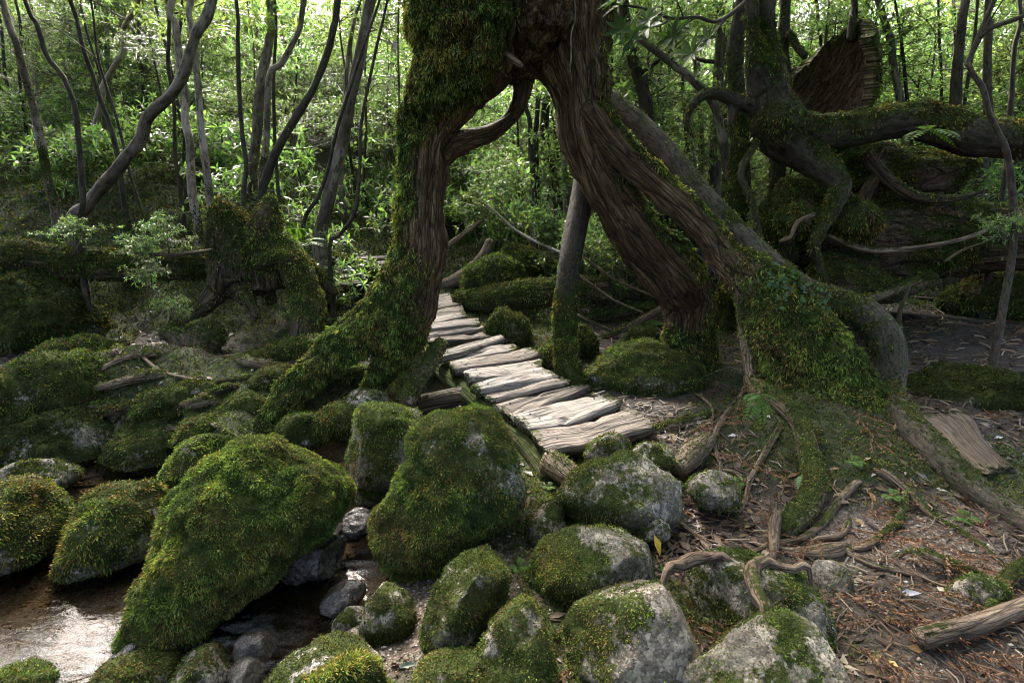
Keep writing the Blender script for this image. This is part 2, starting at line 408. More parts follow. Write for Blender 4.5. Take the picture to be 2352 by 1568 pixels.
def tube(nodes, n=12, spacing=.06, amp=.08, seed=0, nfreq=2.0, flat=None, ridge=0.0, cap=True):
    """nodes (k,4) x,y,z,r -> dict(v,f,grain,samples)"""
    s = catmull(nodes, spacing); p = s[:, :3]; r = s[:, 3]; m = len(s)
    T = np.gradient(p, axis=0); T /= np.linalg.norm(T, axis=1)[:, None]+1e-9
    ref = np.array([0, 1, 0]) if abs(T[0, 1]) < .8 else np.array([1, 0, 0])
    U = np.zeros_like(p); u = ref-T[0]*ref.dot(T[0])
    for i in range(m):
        u = u-T[i]*u.dot(T[i]); u = u/(np.linalg.norm(u)+1e-9); U[i] = u
    Vv = np.cross(T, U)
    L = np.concatenate([[0], np.cumsum(np.linalg.norm(np.diff(p, axis=0), axis=1))])
    a = np.linspace(0, 2*pi, n, endpoint=False)
    dirs = U[:, None]*np.cos(a)[None, :, None]+Vv[:, None]*np.sin(a)[None, :, None]
    rm = np.median(r)
    grain = np.stack([np.cos(a)[None]*np.maximum(r, .3*rm)[:, None], np.sin(a)[None]*np.maximum(r, .3*rm)[:, None], np.repeat(L[:, None], n, 1)], -1)+seed*3.17
    q = grain.reshape(-1, 3)
    nz = fbm(np.c_[q[:, :2]/max(rm, .01)*1.2, q[:, 2]*nfreq], 1.0, 3, seed+1)
    rr = r[:, None]*(1+amp*nz.reshape(m, n)*1.6)
    if ridge:
        rd = 1-np.abs(fbm(np.c_[q[:, :2]/max(rm, .01)*2.6, q[:, 2]*.7], 1.0, 3, seed+7))*2
        rr = rr*(1+ridge*rd.reshape(m, n)-ridge*.5)
    V = p[:, None]+dirs*rr[..., None]
    if flat is not None: pass
    V = V.reshape(-1, 3); ii = np.arange(m*n).reshape(m, n); jj = np.roll(ii, -1, 1)
    F4 = np.stack([ii[:-1], jj[:-1], jj[1:], ii[1:]], -1).reshape(-1, 4); F3 = np.zeros((0, 3), int)
    gr = grain.reshape(-1, 3)
    if cap:
        V = np.vstack([V, p[0]-T[0]*r[0]*.25, p[-1]+T[-1]*r[-1]*.25]); gr = np.vstack([gr, gr[0], gr[-1]])
        c0, c1 = m*n, m*n+1
        F3 = np.vstack([np.stack([np.full(n, c0), jj[0], ii[0]], -1), np.stack([np.full(n, c1), ii[-1], jj[-1]], -1)])
    return dict(v=V, f4=F4, f3=F3, grain=gr, s=s, U=U, Vv=Vv, L=L)
def join(ts):
    V, F4, F3, Gr = [], [], [], []; o = 0
    for t in ts:
        V.append(t['v']); F4.append(t['f4']+o); F3.append(t['f3']+o); Gr.append(t['grain']); o += len(t['v'])
    return dict(v=np.vstack(V), f4=np.vstack(F4), f3=np.vstack(F3), grain=np.vstack(Gr))
def vnormals(V, F4, F3=None):
    N_ = np.zeros_like(V)
    for F in (F4, F3):
        if F is None or not len(F): continue
        a, b_, c = V[F[:, 0]], V[F[:, 1]], V[F[:, 2]]
        fn = np.cross(b_-a, c-a)
        if F.shape[1] == 4: fn = np.cross(V[F[:, 2]]-V[F[:, 0]], V[F[:, 3]]-V[F[:, 1]])
        for k in range(F.shape[1]): np.add.at(N_, F[:, k], fn)
    return N_/(np.linalg.norm(N_, axis=1)[:, None]+1e-12)
def remesh(tubes_nodes, voxel, ridge=.05, ridge_f=2.4, lump=.05, seed=0, along=.6, smooth=3):
    """union of round limbs as one skin, then grain ridges along the limbs"""
    ts = [tube(nd, 18, .06, .04, seed+i) for i, nd in enumerate(tubes_nodes)]
    j = join(ts)
    me = bpy.data.meshes.new('tmp'); me.from_pydata(j['v'].tolist(), [], j['f4'].tolist()+j['f3'].tolist())
    ob = bpy.data.objects.new('tmp', me); COL.objects.link(ob)
    md = ob.modifiers.new('r', 'REMESH'); md.mode = 'VOXEL'; md.voxel_size = voxel
    dg = bpy.context.evaluated_depsgraph_get(); ev = ob.evaluated_get(dg); m2 = ev.to_mesh()
    V = np.empty(len(m2.vertices)*3, np.float32); m2.vertices.foreach_get('co', V); V = V.reshape(-1, 3).astype(float)
    F = np.empty(len(m2.polygons)*4, np.int32); m2.loops.foreach_get('vertex_index', F); F = F.reshape(-1, 4)
    ev.to_mesh_clear(); bpy.data.objects.remove(ob); bpy.data.meshes.remove(me)
    E = np.vstack([F[:, [0, 1]], F[:, [1, 2]], F[:, [2, 3]], F[:, [3, 0]]]); E = np.unique(np.sort(E, 1), axis=0)
    deg = np.bincount(E.ravel(), minlength=len(V))[:, None]
    for _ in range(smooth):
        A = np.zeros_like(V); np.add.at(A, E[:, 0], V[E[:, 1]]); np.add.at(A, E[:, 1], V[E[:, 0]])
        V = .5*V+.5*A/deg
    # grain coordinates from the nearest limb
    S, UU, VV, LL, SI = [], [], [], [], []
    for i, t in enumerate(ts):
        S.append(t['s']); UU.append(t['U']); VV.append(t['Vv']); LL.append(t['L']+i*5.3); SI.append(np.full(len(t['s']), i))
    S = np.vstack(S); UU = np.vstack(UU); VV = np.vstack(VV); LL = np.concatenate(LL)
    near = np.empty(len(V), int)
    for k in range(0, len(V), 20000):
        d = np.linalg.norm(V[k:k+20000, None]-S[None, :, :3], axis=2)-S[None, :, 3]*.9
        near[k:k+20000] = d.argmin(1)
    D = V-S[near, :3]
    ga = np.einsum('ij,ij->i', D, UU[near]); gb = np.einsum('ij,ij->i', D, VV[near])
    T = np.cross(UU[near], VV[near]); gs = LL[near]+np.einsum('ij,ij->i', D, T)
    gr = np.stack([ga, gb, gs], 1)
    Nn = vnormals(V, F); r = S[near, 3]
    rd = 1-2*np.abs(fbm(np.c_[ga*ridge_f*3, gb*ridge_f*3, gs*along], 1.0, 4, seed+3))
    rd2 = fbm(np.c_[ga*ridge_f*9, gb*ridge_f*9, gs*along*2], 1.0, 3, seed+5)
    lp = fbm(V, 3.0, 4, seed+9)
    V = V+Nn*(r*(ridge*(rd-.3)+ridge*.35*rd2)+lump*lp*np.minimum(r*4, 1))[:, None]
    return dict(v=V, f4=F, f3=np.zeros((0, 3), int), grain=gr, near=near, r=r)

# ---- moss
MC = np.array([(.032, .053, .013), (.07, .112, .022), (.135, .19, .038), (.17, .14, .035), (.10, .065, .028), (.05, .085, .03)])*1.15
def blades(Pt, D, Ln, Wd, Cl, rnd, tip=1.25):
    """diamond leaflets: root, two sides, tip"""
    n = len(Pt); R = rnd.normal(size=(n, 3)); S = np.cross(D, R); S /= np.linalg.norm(S, axis=1)[:, None]+1e-9
    sag = np.array([0, 0, -1.0])*(Ln*.18)[:, None]
    mid = Pt+D*(Ln*.5)[:, None]
    V = np.stack([Pt, mid+S*(Wd*.5)[:, None], Pt+D*Ln[:, None]+sag, mid-S*(Wd*.5)[:, None]], 1).reshape(-1, 3)
    F = np.arange(n*4).reshape(n, 4)
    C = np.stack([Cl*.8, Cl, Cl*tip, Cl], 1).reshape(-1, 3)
    return V, F, C
def scatter(V, F4, F3, wv, dens_px, rnd, maxn=60000, cull=-.25, pxw=True):
    """points on a mesh, weighted per vertex; density per squared 1024-frame pixel"""
    T = [F4[:, [0, 1, 2]], F4[:, [0, 2, 3]]] if len(F4) else []
    if F3 is not None and len(F3): T.append(F3)
    T = np.vstack(T); a, b_, c = V[T[:, 0]], V[T[:, 1]], V[T[:, 2]]
    fn = np.cross(b_-a, c-a); ar = .5*np.linalg.norm(fn, axis=1); fn = fn/(2*ar[:, None]+1e-12)
    ce = (a+b_+c)/3; vd = CAM-ce; dist = np.linalg.norm(vd, axis=1); fac = np.einsum('ij,ij->i', fn, vd)/dist
    wt = wv[T].mean(1)*(fac > cull)
    # in view, with a margin
    rel = ce-CAM; fz = rel[:, 1]*cos(PITCH)-rel[:, 2]*sin(PITCH); uu = rel[:, 0]/np.maximum(fz, .1); vv = (rel[:, 1]*sin(PITCH)+rel[:, 2]*cos(PITCH))/np.maximum(fz, .1)
    wt = wt*((fz > .3) & (np.abs(uu) < 1.15) & (np.abs(vv) < .85))
    k = (569.0/np.maximum(dist, .8))**2*dens_px if pxw else dens_px
    w_ = ar*wt*k*np.clip(fac+.45, .25, 1.0)
    tot = w_.sum()
    if tot < 1: return None
    n = int(min(tot, maxn)); ti = rnd.choice(len(T), n, p=w_/tot)
    r1 = np.sqrt(rnd.random(n)); r2 = rnd.random(n)
    pt = a[ti]*(1-r1)[:, None]+b_[ti]*(r1*(1-r2))[:, None]+c[ti]*(r1*r2)[:, None]
    return pt, fn[ti], dist[ti]
def moss(parent, V, F4, F3, wv, seed=0, ln=.022, dens=.55, droop=.35, bright=1.0, gold=.2, width=1.3, maxn=60000, name='moss', out=.7, dry=.08):
    """a low mat of short leaflets with taller tufts standing on it"""
    rnd = np.random.default_rng(seed+100); parts = []
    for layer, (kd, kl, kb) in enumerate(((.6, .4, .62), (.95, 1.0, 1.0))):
        s = scatter(V, F4, F3, np.clip(wv, 0, 1), dens*kd, rnd, int(maxn*kd))
        if s is None: continue
        pt, nm, dist = s; n = len(pt)
        tuft = fbm(pt, 14, 3, seed); big = fbm(pt, 2.2, 3, seed+4); fine = fbm(pt, 30, 2, seed+8)
        if layer:
            keep = rnd.random(n) < np.clip(.68+1.5*tuft, .06, 1); pt, nm, dist, tuft, big, fine = (q[keep] for q in (pt, nm, dist, tuft, big, fine)); n = len(pt)
        if n < 3: continue
        px = dist/569.0
        L = np.maximum(ln*.85*kl, px*2.2)*(.6+.7*rnd.random(n))*(1+1.0*np.clip(tuft, -.5, .8)*layer)
        Wd = np.maximum(.0022, px*width)*(.6+.6*rnd.random(n))
        D = nm*out+rnd.normal(size=(n, 3))*.42+np.array([0, 0, -droop])*(1-.5*np.clip(nm[:, 2:3], 0, 1))
        D /= np.linalg.norm(D, axis=1)[:, None]
        base = pt+nm*(np.clip(tuft, -.3, 1)*ln*.5*layer)[:, None]
        t = np.clip(.45+.8*big+.55*fine+.6*tuft+rnd.normal(size=n)*.2, 0, 1)[:, None]
        C = MC[0]*(1-t)+MC[1]*t
        C = C*(1-np.clip(2*(t-.6), 0, 1))+MC[2]*np.clip(2*(t-.6), 0, 1)
        g = ((rnd.random(n)+.7*fbm(pt, 5, 2, seed+12)) < gold*(.5+.5*layer))[:, None]; C = np.where(g, MC[3]*(.6+.6*rnd.random((n, 1))), C)
        g = (rnd.random(n)+.8*fbm(pt, 3.5, 2, seed+14) < dry)[:, None]; C = np.where(g, MC[4]*(.5+rnd.random((n, 1))), C)
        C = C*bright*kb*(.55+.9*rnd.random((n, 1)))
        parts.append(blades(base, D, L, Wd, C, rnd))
    if not parts: return None
    o_ = 0; VV, FF, CC = [], [], []
    for a, b_, c in parts: VV.append(a); FF.append(b_+o_); CC.append(c); o_ += len(a)
    o = mk(name, np.vstack(VV), np.vstack(FF), M_MOSS, parent, smooth=False, cols=np.vstack(CC)); o['kind'] = 'stuff'; return o
def moss_weight(V, Nn, up=.6, amount=.5, seed=0, f=2.5):
    return np.clip(amount+up*Nn[:, 2]+.9*fbm(V, f, 4, seed+31), 0, 1)

# ------------------------------------------------------------------ the arched cedar
arch = thing('arched_cedar_tree', 'huge hollow cedar trunk forming a mossy arch over the plank path', 'tree', tuple(P(930, 880, 4.95)))
left_leg = N([(1085, -90, 5.0, 220), (1078, 40, 5.0, 240), (1068, 130, 5.0, 205), (1022, 205, 5.0, 140), (985, 290, 5.05, 116), (972, 400, 5.1, 102), (966, 500, 5.1, 100), (958, 590, 5.1, 110), (936, 680, 5.05, 128), (912, 760, 5.0, 108), (895, 825, 4.95, 76), (858, 880, 4.9, 38), (832, 908, 4.85, 20), (800, 918, 4.82, 8)])
left_root = N([(930, 670, 5.08, 100), (872, 730, 5.0, 92), (800, 785, 4.9, 82), (738, 838, 4.8, 66), (685, 888, 4.7, 58), (640, 940, 4.6, 52), (612, 985, 4.5, 50), (595, 1030, 4.42, 46)])
top_mid = N([(1205, -90, 5.15, 270), (1200, 30, 5.15, 260), (1192, 100, 5.15, 170), (1205, 150, 5.18, 90), (1222, 178, 5.2, 46)])
top_rim = N([(1020, 186, 5.02, 92), (1085, 150, 5.05, 66), (1150, 130, 5.1, 60), (1200, 118, 5.12, 76)])
right_top = N([(1315, -90, 5.2, 165), (1318, 40, 5.2, 150), (1326, 130, 5.2, 130), (1338, 220, 5.2, 108), (1344, 300, 5.2, 96), (1374, 385, 5.24, 98), (1420, 470, 5.32, 104), (1478, 555, 5.42, 108), (1545, 630, 5.5, 118), (1578, 690, 5.6, 98), (1576, 760, 5.62, 88), (1572, 830, 5.62, 118)])
right_arm = N([(1356, 260, 5.12, 74), (1414, 335, 5.08, 66), (1480, 398, 5.05, 62), (1552, 462, 5.02, 60), (1618, 530, 4.96, 60), (1668, 592, 4.9, 74), (1725, 640, 4.8, 105), (1785, 715, 4.65, 150), (1835, 800, 4.52, 185), (1870, 890, 4.4, 215), (1890, 990, 4.25, 260), (1895, 1090, 4.15, 290)])
arch_edge = N([(1245, 110, 5.2, 110), (1272, 170, 5.2, 66), (1300, 240, 5.2, 50), (1312, 320, 5.22, 52), (1345, 400, 5.25, 52)])
strut = N([(1200, 150, 5.16, 60), (1198, 212, 5.16, 38), (1178, 264, 5.15, 36), (1130, 304, 5.12, 36), (1072, 322, 5.1, 42), (1010, 348, 5.1, 70)])
spur = N([(1000, 330, 5.1, 80), (1045, 338, 5.1, 44), (1078, 350, 5.1, 10)])
low_horn = N([(1060, 215, 5.05, 70), (1062, 235, 5.05, 34), (1068, 250, 5.05, 8)])
stub_root = N([(1575, 700, 5.6, 80), (1612, 730, 5.6, 36), (1632, 790, 5.6, 24), (1635, 850, 5.55, 22)])
tubes = [left_leg, left_root, top_mid, top_rim, right_top, right_arm, arch_edge, strut, spur, low_horn, stub_root]
A = remesh(tubes, .017, .22, 3.4, .07, 11, .8, 1)
Nn = vnormals(A['v'], A['f4'])
# project to pixels to say where moss grows
def to_px(V):
    rel = V-CAM; fz = rel[:, 1]*cos(PITCH)-rel[:, 2]*sin(PITCH)
    return 1176+FPX*rel[:, 0]/fz, 784-FPX*(rel[:, 1]*sin(PITCH)+rel[:, 2]*cos(PITCH))/fz
def mask_x(V, x_edge, soft): return sstep(x_edge+soft, x_edge-soft, V[:, 0])
V = A['v']; nz_ = fbm(V, 3.5, 4, 5)
xl = np.interp(V[:, 2], [0, .5, .9, 1.6, 2.05, 2.35, 2.7, 3.3], [-.58, -.78, -.89, -.92, -.88, -.50, -.14, .0])
aw = sstep(.14, -.1, V[:, 0]-xl+.22*nz_)*(V[:, 0] < 0.4)
aw = np.maximum(aw, (V[:, 0] < -.5)*sstep(.95, .55, V[:, 2]+.2*nz_)*sstep(.35, .0, Nn[:, 0]-.25+.3*nz_))
aw = np.maximum(aw, sstep(1.75, 2.15, V[:, 0]+.25*nz_)*1.0)                     # the mound of roots on the right
aw = np.maximum(aw, (V[:, 0] > .7)*sstep(.25, .6, Nn[:, 2]*.7+Nn[:, 0]*.5+.35*nz_)*.95)
aw = np.maximum(aw, (V[:, 0] > 1.2)*sstep(.62, .38, V[:, 2]+.15*nz_)*.75)
aw = np.clip(aw, 0, 1)
lump_ = 1-np.abs(fbm(V*np.array([1, 1, .55]), 7, 3, 91))*2.2
V = V+Nn*(aw*.05*(lump_-.3))[:, None]
trunk = mk('trunk', V, A['f4'], M_WOOD, arch, attrs={'grain': A['grain'], 'moss': aw})
moss(arch, V, A['f4'], None, aw, 11, ln=.034, dens=1.5, droop=.9, bright=1.15, gold=.17, width=1.2, maxn=115000, out=.5)
# hanging vine in the hollow and the little broken stub
vine = tube(N([(1318, -20, 4.74, 3), (1322, 40, 4.74, 3.5), (1312, 80, 4.74, 3), (1312, 125, 4.74, 4), (1309, 168, 4.74, 3)]), 6, .03, .2, 3)
mk('hanging_vine', vine['v'], [vine['f4'], vine['f3']], M_BARKP, arch, attrs={'grain': vine['grain'], 'moss': np.zeros(len(vine['v']))})
st_ = tube(N([(1160, 125, 4.8, 16), (1180, 138, 4.68, 15), (1198, 152, 4.62, 11)]), 10, .02, .1, 5)
mk('broken_stub', st_['v'], [st_['f4'], st_['f3']], M_ROOT, arch, attrs={'grain': st_['grain'], 'moss': np.zeros(len(st_['v']))})

# ------------------------------------------------------------------ generic mossy limb-built things
def limb_thing(name, label, cat, tubes, mat, base, voxel=.025, ridge=.08, seed=0, up=.5, amount=.35, part='trunk', ln=.03, dens=.6, bright=1.0, gold=.2, droop=.5, group=None, lump=.04, maxn=50000, wfun=None):
    t = thing(name, label, cat, tuple(base), group)
    A = remesh(tubes, voxel, ridge, 2.6, lump, seed)
    Nn = vnormals(A['v'], A['f4'])
    wv = moss_weight(A['v'], Nn, up, amount, seed)
    if wfun is not None: wv = np.clip(wfun(A['v'], Nn, wv), 0, 1)
    mk(part, A['v'], A['f4'], mat, t, attrs={'grain': A['grain'], 'moss': wv})
    moss(t, A['v'], A['f4'], None, wv, seed, ln=ln, dens=dens, bright=bright, gold=gold, droop=droop, maxn=maxn)
    return t
def tube_thing(name, label, cat, nodes, mat, seed=0, n=12, amp=.12, ridge=.0, up=.6, amount=.2, dens=.5, ln=.018, group=None, part='trunk', bright=1.0, extra=(), gold=.2, spacing=.05, wmul=1.0, droop=.4):
    ts = [tube(nodes, n, spacing, amp, seed, ridge=ridge)]+[tube(e, max(6, n-4), spacing*.8, amp, seed+k+1) for k, e in enumerate(extra)]
    base = nodes[0][:3] if nodes[0][2] < nodes[-1][2] else nodes[-1][:3]
    t = thing(name, label, cat, tuple(base), group)
    for k, q in enumerate(ts):
        Nn = vnormals(q['v'], q['f4'], q['f3']); wv = moss_weight(q['v'], Nn, up, amount, seed)*wmul
        mk(part if k == 0 else 'branch', q['v'], [q['f4'], q['f3']], mat, t, attrs={'grain': q['grain'], 'moss': wv})
        if dens and k == 0: moss(t, q['v'], q['f4'], q['f3'], wv, seed, ln=ln, dens=dens, bright=bright, gold=gold, maxn=25000, droop=droop)
    return t

# slender smooth trunk beside the path
nd = N([(1345, 400, 5.7, 50), (1334, 470, 5.6, 52), (1320, 540, 5.45, 53), (1308, 610, 5.3, 52), (1300, 690, 5.2, 52), (1297, 770, 5.12, 54), (1303, 840, 5.08, 60), (1312, 890, 5.05, 84)])
t = thing('tree', 'slender grey trunk with mossy foot rising beside the plank path', 'tree', tuple(nd[-1, :3]))
q = tube(nd, 20, .04, .05, 4); Nn = vnormals(q['v'], q['f4'], q['f3'])
wv = np.clip(sstep(1.25, .75, q['v'][:, 2]+.25*fbm(q['v'], 4, 3, 2))*1.0, 0, 1)
mk('trunk', q['v'], [q['f4'], q['f3']], M_BARKB, t, attrs={'grain': q['grain'], 'moss': wv})
moss(t, q['v'], q['f4'], q['f3'], wv, 77, ln=.012, dens=.7, bright=.9, droop=.3)

def on_ground(nd, v_from, lst, lift=.03):
    out = nd.copy()
    for i, (u, v, y, wp) in enumerate(lst):
        if v >= v_from:
            g = G(u, v); r = wp*.5*PX(u, v, g[1]); d_ = CAM-g; out[i] = [*(g+d_/np.linalg.norm(d_)*(r*.5+lift)), r]
    return out
# leaning smooth tree sagging across the right side, its root running to the front right
LEAN = [(1396, 225, 6.1, 44), (1450, 270, 5.95, 46), (1520, 335, 5.75, 50), (1580, 405, 5.55, 48), (1640, 475, 5.35, 48), (1705, 545, 5.15, 52), (1775, 612, 4.95, 58), (1850, 668, 4.8, 62), (1925, 696, 4.7, 68), (1985, 722, 4.62, 74), (2026, 770, 4.55, 76), (2042, 830, 4.5, 72), (2046, 900, 4.35, 62), (2085, 970, 4.0, 66), (2150, 1040, 3.6, 72), (2225, 1110, 3.25, 66), (2300, 1165, 3.0, 58), (2400, 1225, 2.8, 54)]
lean = on_ground(N(LEAN), 960, LEAN)
limb_thing('tree', 'bent smooth-barked tree leaning across the right, its root snaking to the corner', 'tree', [lean], M_BARKS, lean[-1, :3], .022, .05, 21, .7, -.12, ln=.018, dens=.55, bright=.85, lump=.03,
           wfun=lambda V, Nn, w: np.maximum(w*.8, sstep(2.05, 2.45, V[:, 0])*sstep(3.3, 2.7, V[:, 0])*(.55+.5*fbm(V, 6, 3, 8))*sstep(.2, .6, V[:, 2])))

# dark right-hand tree with a horizontal limb, growing over a stump
rt = [N([(1726, -90, 5.9, 30), (1728, 60, 5.9, 30), (1737, 130, 5.9, 44), (1755, 200, 6, 84)]),
      N([(1758, -90, 6, 46), (1757, 80, 6, 46), (1762, 150, 6, 70), (1768, 220, 6, 92), (1790, 280, 6, 112), (1815, 325, 6, 96), (1855, 358, 5.95, 74), (1900, 392, 5.8, 62), (1930, 428, 5.7, 52), (1915, 472, 5.62, 44), (1887, 520, 5.55, 34), (1870, 565, 5.5, 26), (1883, 608, 5.5, 19), (1884, 640, 5.5, 14), (1862, 662, 5.5, 9)]),
      N([(1790, 285, 6, 90), (1855, 302, 6, 80), (1925, 302, 5.95, 74), (2000, 290, 5.9, 70), (2080, 276, 5.85, 80), (2160, 292, 5.8, 84), (2240, 314, 5.75, 86), (2352, 322, 5.7, 80), (2480, 320, 5.7, 80)]),
      N([(1760, 250, 6, 56), (1722, 242, 6, 38), (1690, 232, 6, 32), (1650, 214, 6, 28), (1612, 220, 6, 24), (1586, 248, 6, 20), (1577, 285, 6, 14), (1594, 318, 6, 9)]),
      N([(1686, 236, 6, 24), (1680, 270, 6, 18), (1680, 308, 6, 17), (1708, 336, 6, 18), (1745, 322, 6, 18), (1775, 300, 6, 30)])]
limb_thing('tree', 'dark crooked tree with a thick horizontal limb, clinging to a broken stump', 'tree', rt, M_BARKD, P(1862, 662, 5.5), .022, .12, 31, .75, .3, ln=.04, dens=.8, bright=.75, gold=.25, lump=.07, droop=.9)
rtree = [o for o in bpy.data.objects if o.get('label', '').startswith('dark crooked tree')][0]
rtop = rt[1][0, :3]
# cupped shell of the broken stump behind it
def shell_stump():
    t = thing('broken_stump', 'tall cupped shell of a rotten stump with swirling brown grain', 'stump', tuple(P(1880, 330, 6.5)))
    c0, c1 = P(1858, 300, 6.5), P(1915, 45, 6.65); m, n = 44, 40; Vs = []; gr = []
    for i in range(m):
        s = i/(m-1); c = c0*(1-s)+c1*s
        for j in range(n):
            a = radians(-42+215*(j/(n-1)))            # open towards the left and the camera
            R = PX(1880, 180, 6.5)*(84+22*sin(s*pi)-18*s)
            topcut = .45+.55*float(sstep(.95, .30, j/(n-1)))-.22*float(sstep(.22, 0., j/(n-1)))+.015*sin(j*2.1)+.02*sin(j*.7)
            ss = s*float(topcut); cc = c0*(1-ss)+c1*ss
            Vs.append(cc+np.array([cos(a)*R, sin(a)*R*.85, 0])); gr.append((a*.4+s*.5, s*.3, a*.9-s*1.2))
    Vi = np.array(Vs); gr = np.array(gr); nn = fbm(np.c_[gr[:, 0]*9, gr[:, 1]*3, gr[:, 2]*2], 1, 3, 3)*.05
    ctr = np.repeat(np.array([c0*(1-i/(m-1))+c1*i/(m-1) for i in range(m)]), n, 0)
    d = Vi-ctr; d[:, 2] = 0; d /= np.linalg.norm(d, axis=1)[:, None]+1e-9
    Vin = Vi+d*nn[:, None]; Vout = Vi+d*(.13+nn[:, None]*.8)
    ii = np.arange(m*n).reshape(m, n)
    q1 = np.stack([ii[:-1, :-1], ii[1:, :-1], ii[1:, 1:], ii[:-1, 1:]], -1).reshape(-1, 4)
    q2 = q1[:, ::-1]+m*n
    ed = np.concatenate([ii[:, 0], ii[-1, 1:], ii[::-1, -1][1:]])
    q3 = np.stack([ed[:-1], ed[1:], ed[1:]+m*n, ed[:-1]+m*n], -1)
    VV = np.vstack([Vin, Vout]); FF = np.vstack([q1, q2, q3]); g2 = np.vstack([gr, gr])
    mw = np.concatenate([np.clip(sstep(.75, 1., np.repeat(np.linspace(0, 1, m), n))*.5+.2*nn*8, 0, .7), np.full(m*n, .75)])
    mk('shell', VV, FF, M_WOOD, t, attrs={'grain': g2, 'moss': mw})
    moss(t, VV, FF, None, mw*.9, 61, ln=.04, dens=.4, bright=.7, droop=.8)
shell_stump()
# fallen giant beneath the limb
log_t = [N([(1790, 560, 7.0, 190), (1880, 545, 6.9, 260), (1990, 545, 6.7, 270), (2110, 545, 6.5, 215), (2230, 545, 6.3, 165), (2380, 545, 6.1, 140), (2550, 540, 6.0, 140)]),
         N([(1880, 470, 6.8, 150), (1970, 425, 6.6, 170), (2070, 410, 6.45, 150), (2170, 395, 6.3, 95), (2262, 366, 6.2, 8)]),
         N([(1900, 400, 6.5, 60), (1990, 365, 6.4, 60), (2045, 345, 6.35, 40), (2020, 420, 6.3, 46), (1985, 480, 6.3, 50)]),
         N([(1800, 470, 6.6, 90), (1760, 540, 6.5, 60), (1745, 640, 6.4, 60), (1740, 720, 6.3, 70)]),
         N([(1830, 430, 6.5, 80), (1800, 500, 6.4, 70), (1800, 600, 6.4, 60)]),
         N([(1870, 640, 6.0, 130), (1960, 660, 5.9, 110), (2050, 665, 5.85, 60), (2150, 640, 5.9, 30)])]
limb_thing('fallen_log', 'giant dark fallen trunk with a pointed slab under the crooked tree', 'log', log_t, M_DARKWOOD, P(1900, 690, 6.2), .03, .12, 41, .6, .42, part='trunk', ln=.03, dens=.6, bright=.8, gold=.2, lump=.09)
for (u, v, y, wpx, hpx, sd_, lb) in ((1835, 500, 5.75, 100, 70, 5, 'hummock of drooping moss left of the hanging root'), (1960, 505, 5.75, 120, 90, 6, 'shaggy moss hummock right of the hanging root')):
    limb_thing('moss_hummock', lb, 'moss', [N([(u-wpx*.3, v+hpx*.35, y, hpx), (u, v, y, hpx*1.1), (u+wpx*.35, v+hpx*.3, y, hpx*.8)])], M_DARKWOOD, P(u, v+hpx, y), .03, .05, sd_, .2, .8, part='cushion', ln=.045, dens=.7, droop=1.0, bright=.8, gold=.35)
HANG = [(1692, 600, 4.75, 24), (1704, 680, 4.7, 28), (1714, 760, 4.65, 32), (1724, 840, 4.55, 34), (1738, 890, 4.4, 46), (1790, 920, 4.1, 42), (1836, 970, 3.85, 40), (1858, 1040, 3.6, 46), (1872, 1110, 3.4, 54), (1850, 1165, 3.25, 56), (1815, 1200, 3.12, 52), (1795, 1225, 3.05, 40)]
# thin mossy root hanging from the arch arm to the ground
limb_thing('tree_root', 'mossy root dropping from the arch arm and bending to the gravel', 'root',
  [on_ground(N(HANG), 900, HANG),
   N([(1820, 1180, 3.2, 30), (1760, 1188, 3.2, 14), (1712, 1192, 3.2, 7)])], M_ROOT, P(1795, 1225, 3.05), .016, .08, 51, .7, .2, part='root', ln=.016, dens=.5, bright=.9, lump=.02)

# ------------------------------------------------------------------ left: stump, logs, mounds
stump = [N([(505, 452, 6.5, 14), (510, 475, 6.5, 50), (525, 530, 6.55, 84), (540, 590, 6.6, 110), (560, 650, 6.55, 110)]),
         N([(628, 446, 6.6, 10), (620, 470, 6.6, 40), (608, 520, 6.6, 70), (600, 590, 6.6, 100), (610, 660, 6.6, 100)]),
         N([(552, 478, 6.75, 12), (556, 500, 6.75, 60), (562, 560, 6.65, 100), (565, 620, 6.6, 130)]), N([(585, 462, 6.8, 8), (582, 490, 6.8, 34), (580, 560, 6.7, 60)]), N([(490, 500, 6.4, 16), (496, 540, 6.45, 44), (508, 600, 6.5, 56)]),
         N([(600, 600, 6.4, 40), (640, 590, 6.3, 34), (676, 596, 6.25, 26)]),
         N([(630, 560, 6.5, 70), (672, 600, 6.4, 66), (698, 660, 6.3, 66), (706, 720, 6.2, 66), (706, 790, 6.15, 76)]),
         N([(520, 580, 6.5, 60), (505, 640, 6.4, 44), (500, 690, 6.4, 36)]),
         N([(540, 660, 6.5, 60), (570, 690, 6.3, 30), (590, 730, 6.2, 18)]),
         N([(520, 650, 6.5, 60), (470, 700, 6.3, 40), (420, 740, 6.1, 32), (370, 770, 5.9, 24)]),
         N([(640, 650, 6.9, 60), (690, 600, 7.0, 40), (730, 640, 6.9, 40), (770, 680, 6.8, 24)])]
limb_thing('mossy_stump', 'tall ragged stump wrapped in moss, standing on splayed roots', 'stump', stump, M_DARKWOOD, P(600, 760, 6.3), .026, .2, 71, .4, .42, part='trunk', ln=.034, dens=.75, bright=.9, gold=.3, droop=.8, lump=.10, maxn=60000)
def mossy_log(label, nodes, seed, mat=M_DARKWOOD, bright=.8, amount=.55, up=.45, gold=.2, name='fallen_log', cat='log', ln=.03, dens=.6, group=None, voxel=.03):
    return limb_thing(name, label, cat, [N(x) for x in nodes], mat, P(*nodes[0][len(nodes[0])//2][:3]), voxel, .08, seed, up, amount, part='trunk', ln=ln, dens=dens, bright=bright, gold=gold, lump=.05, group=group)
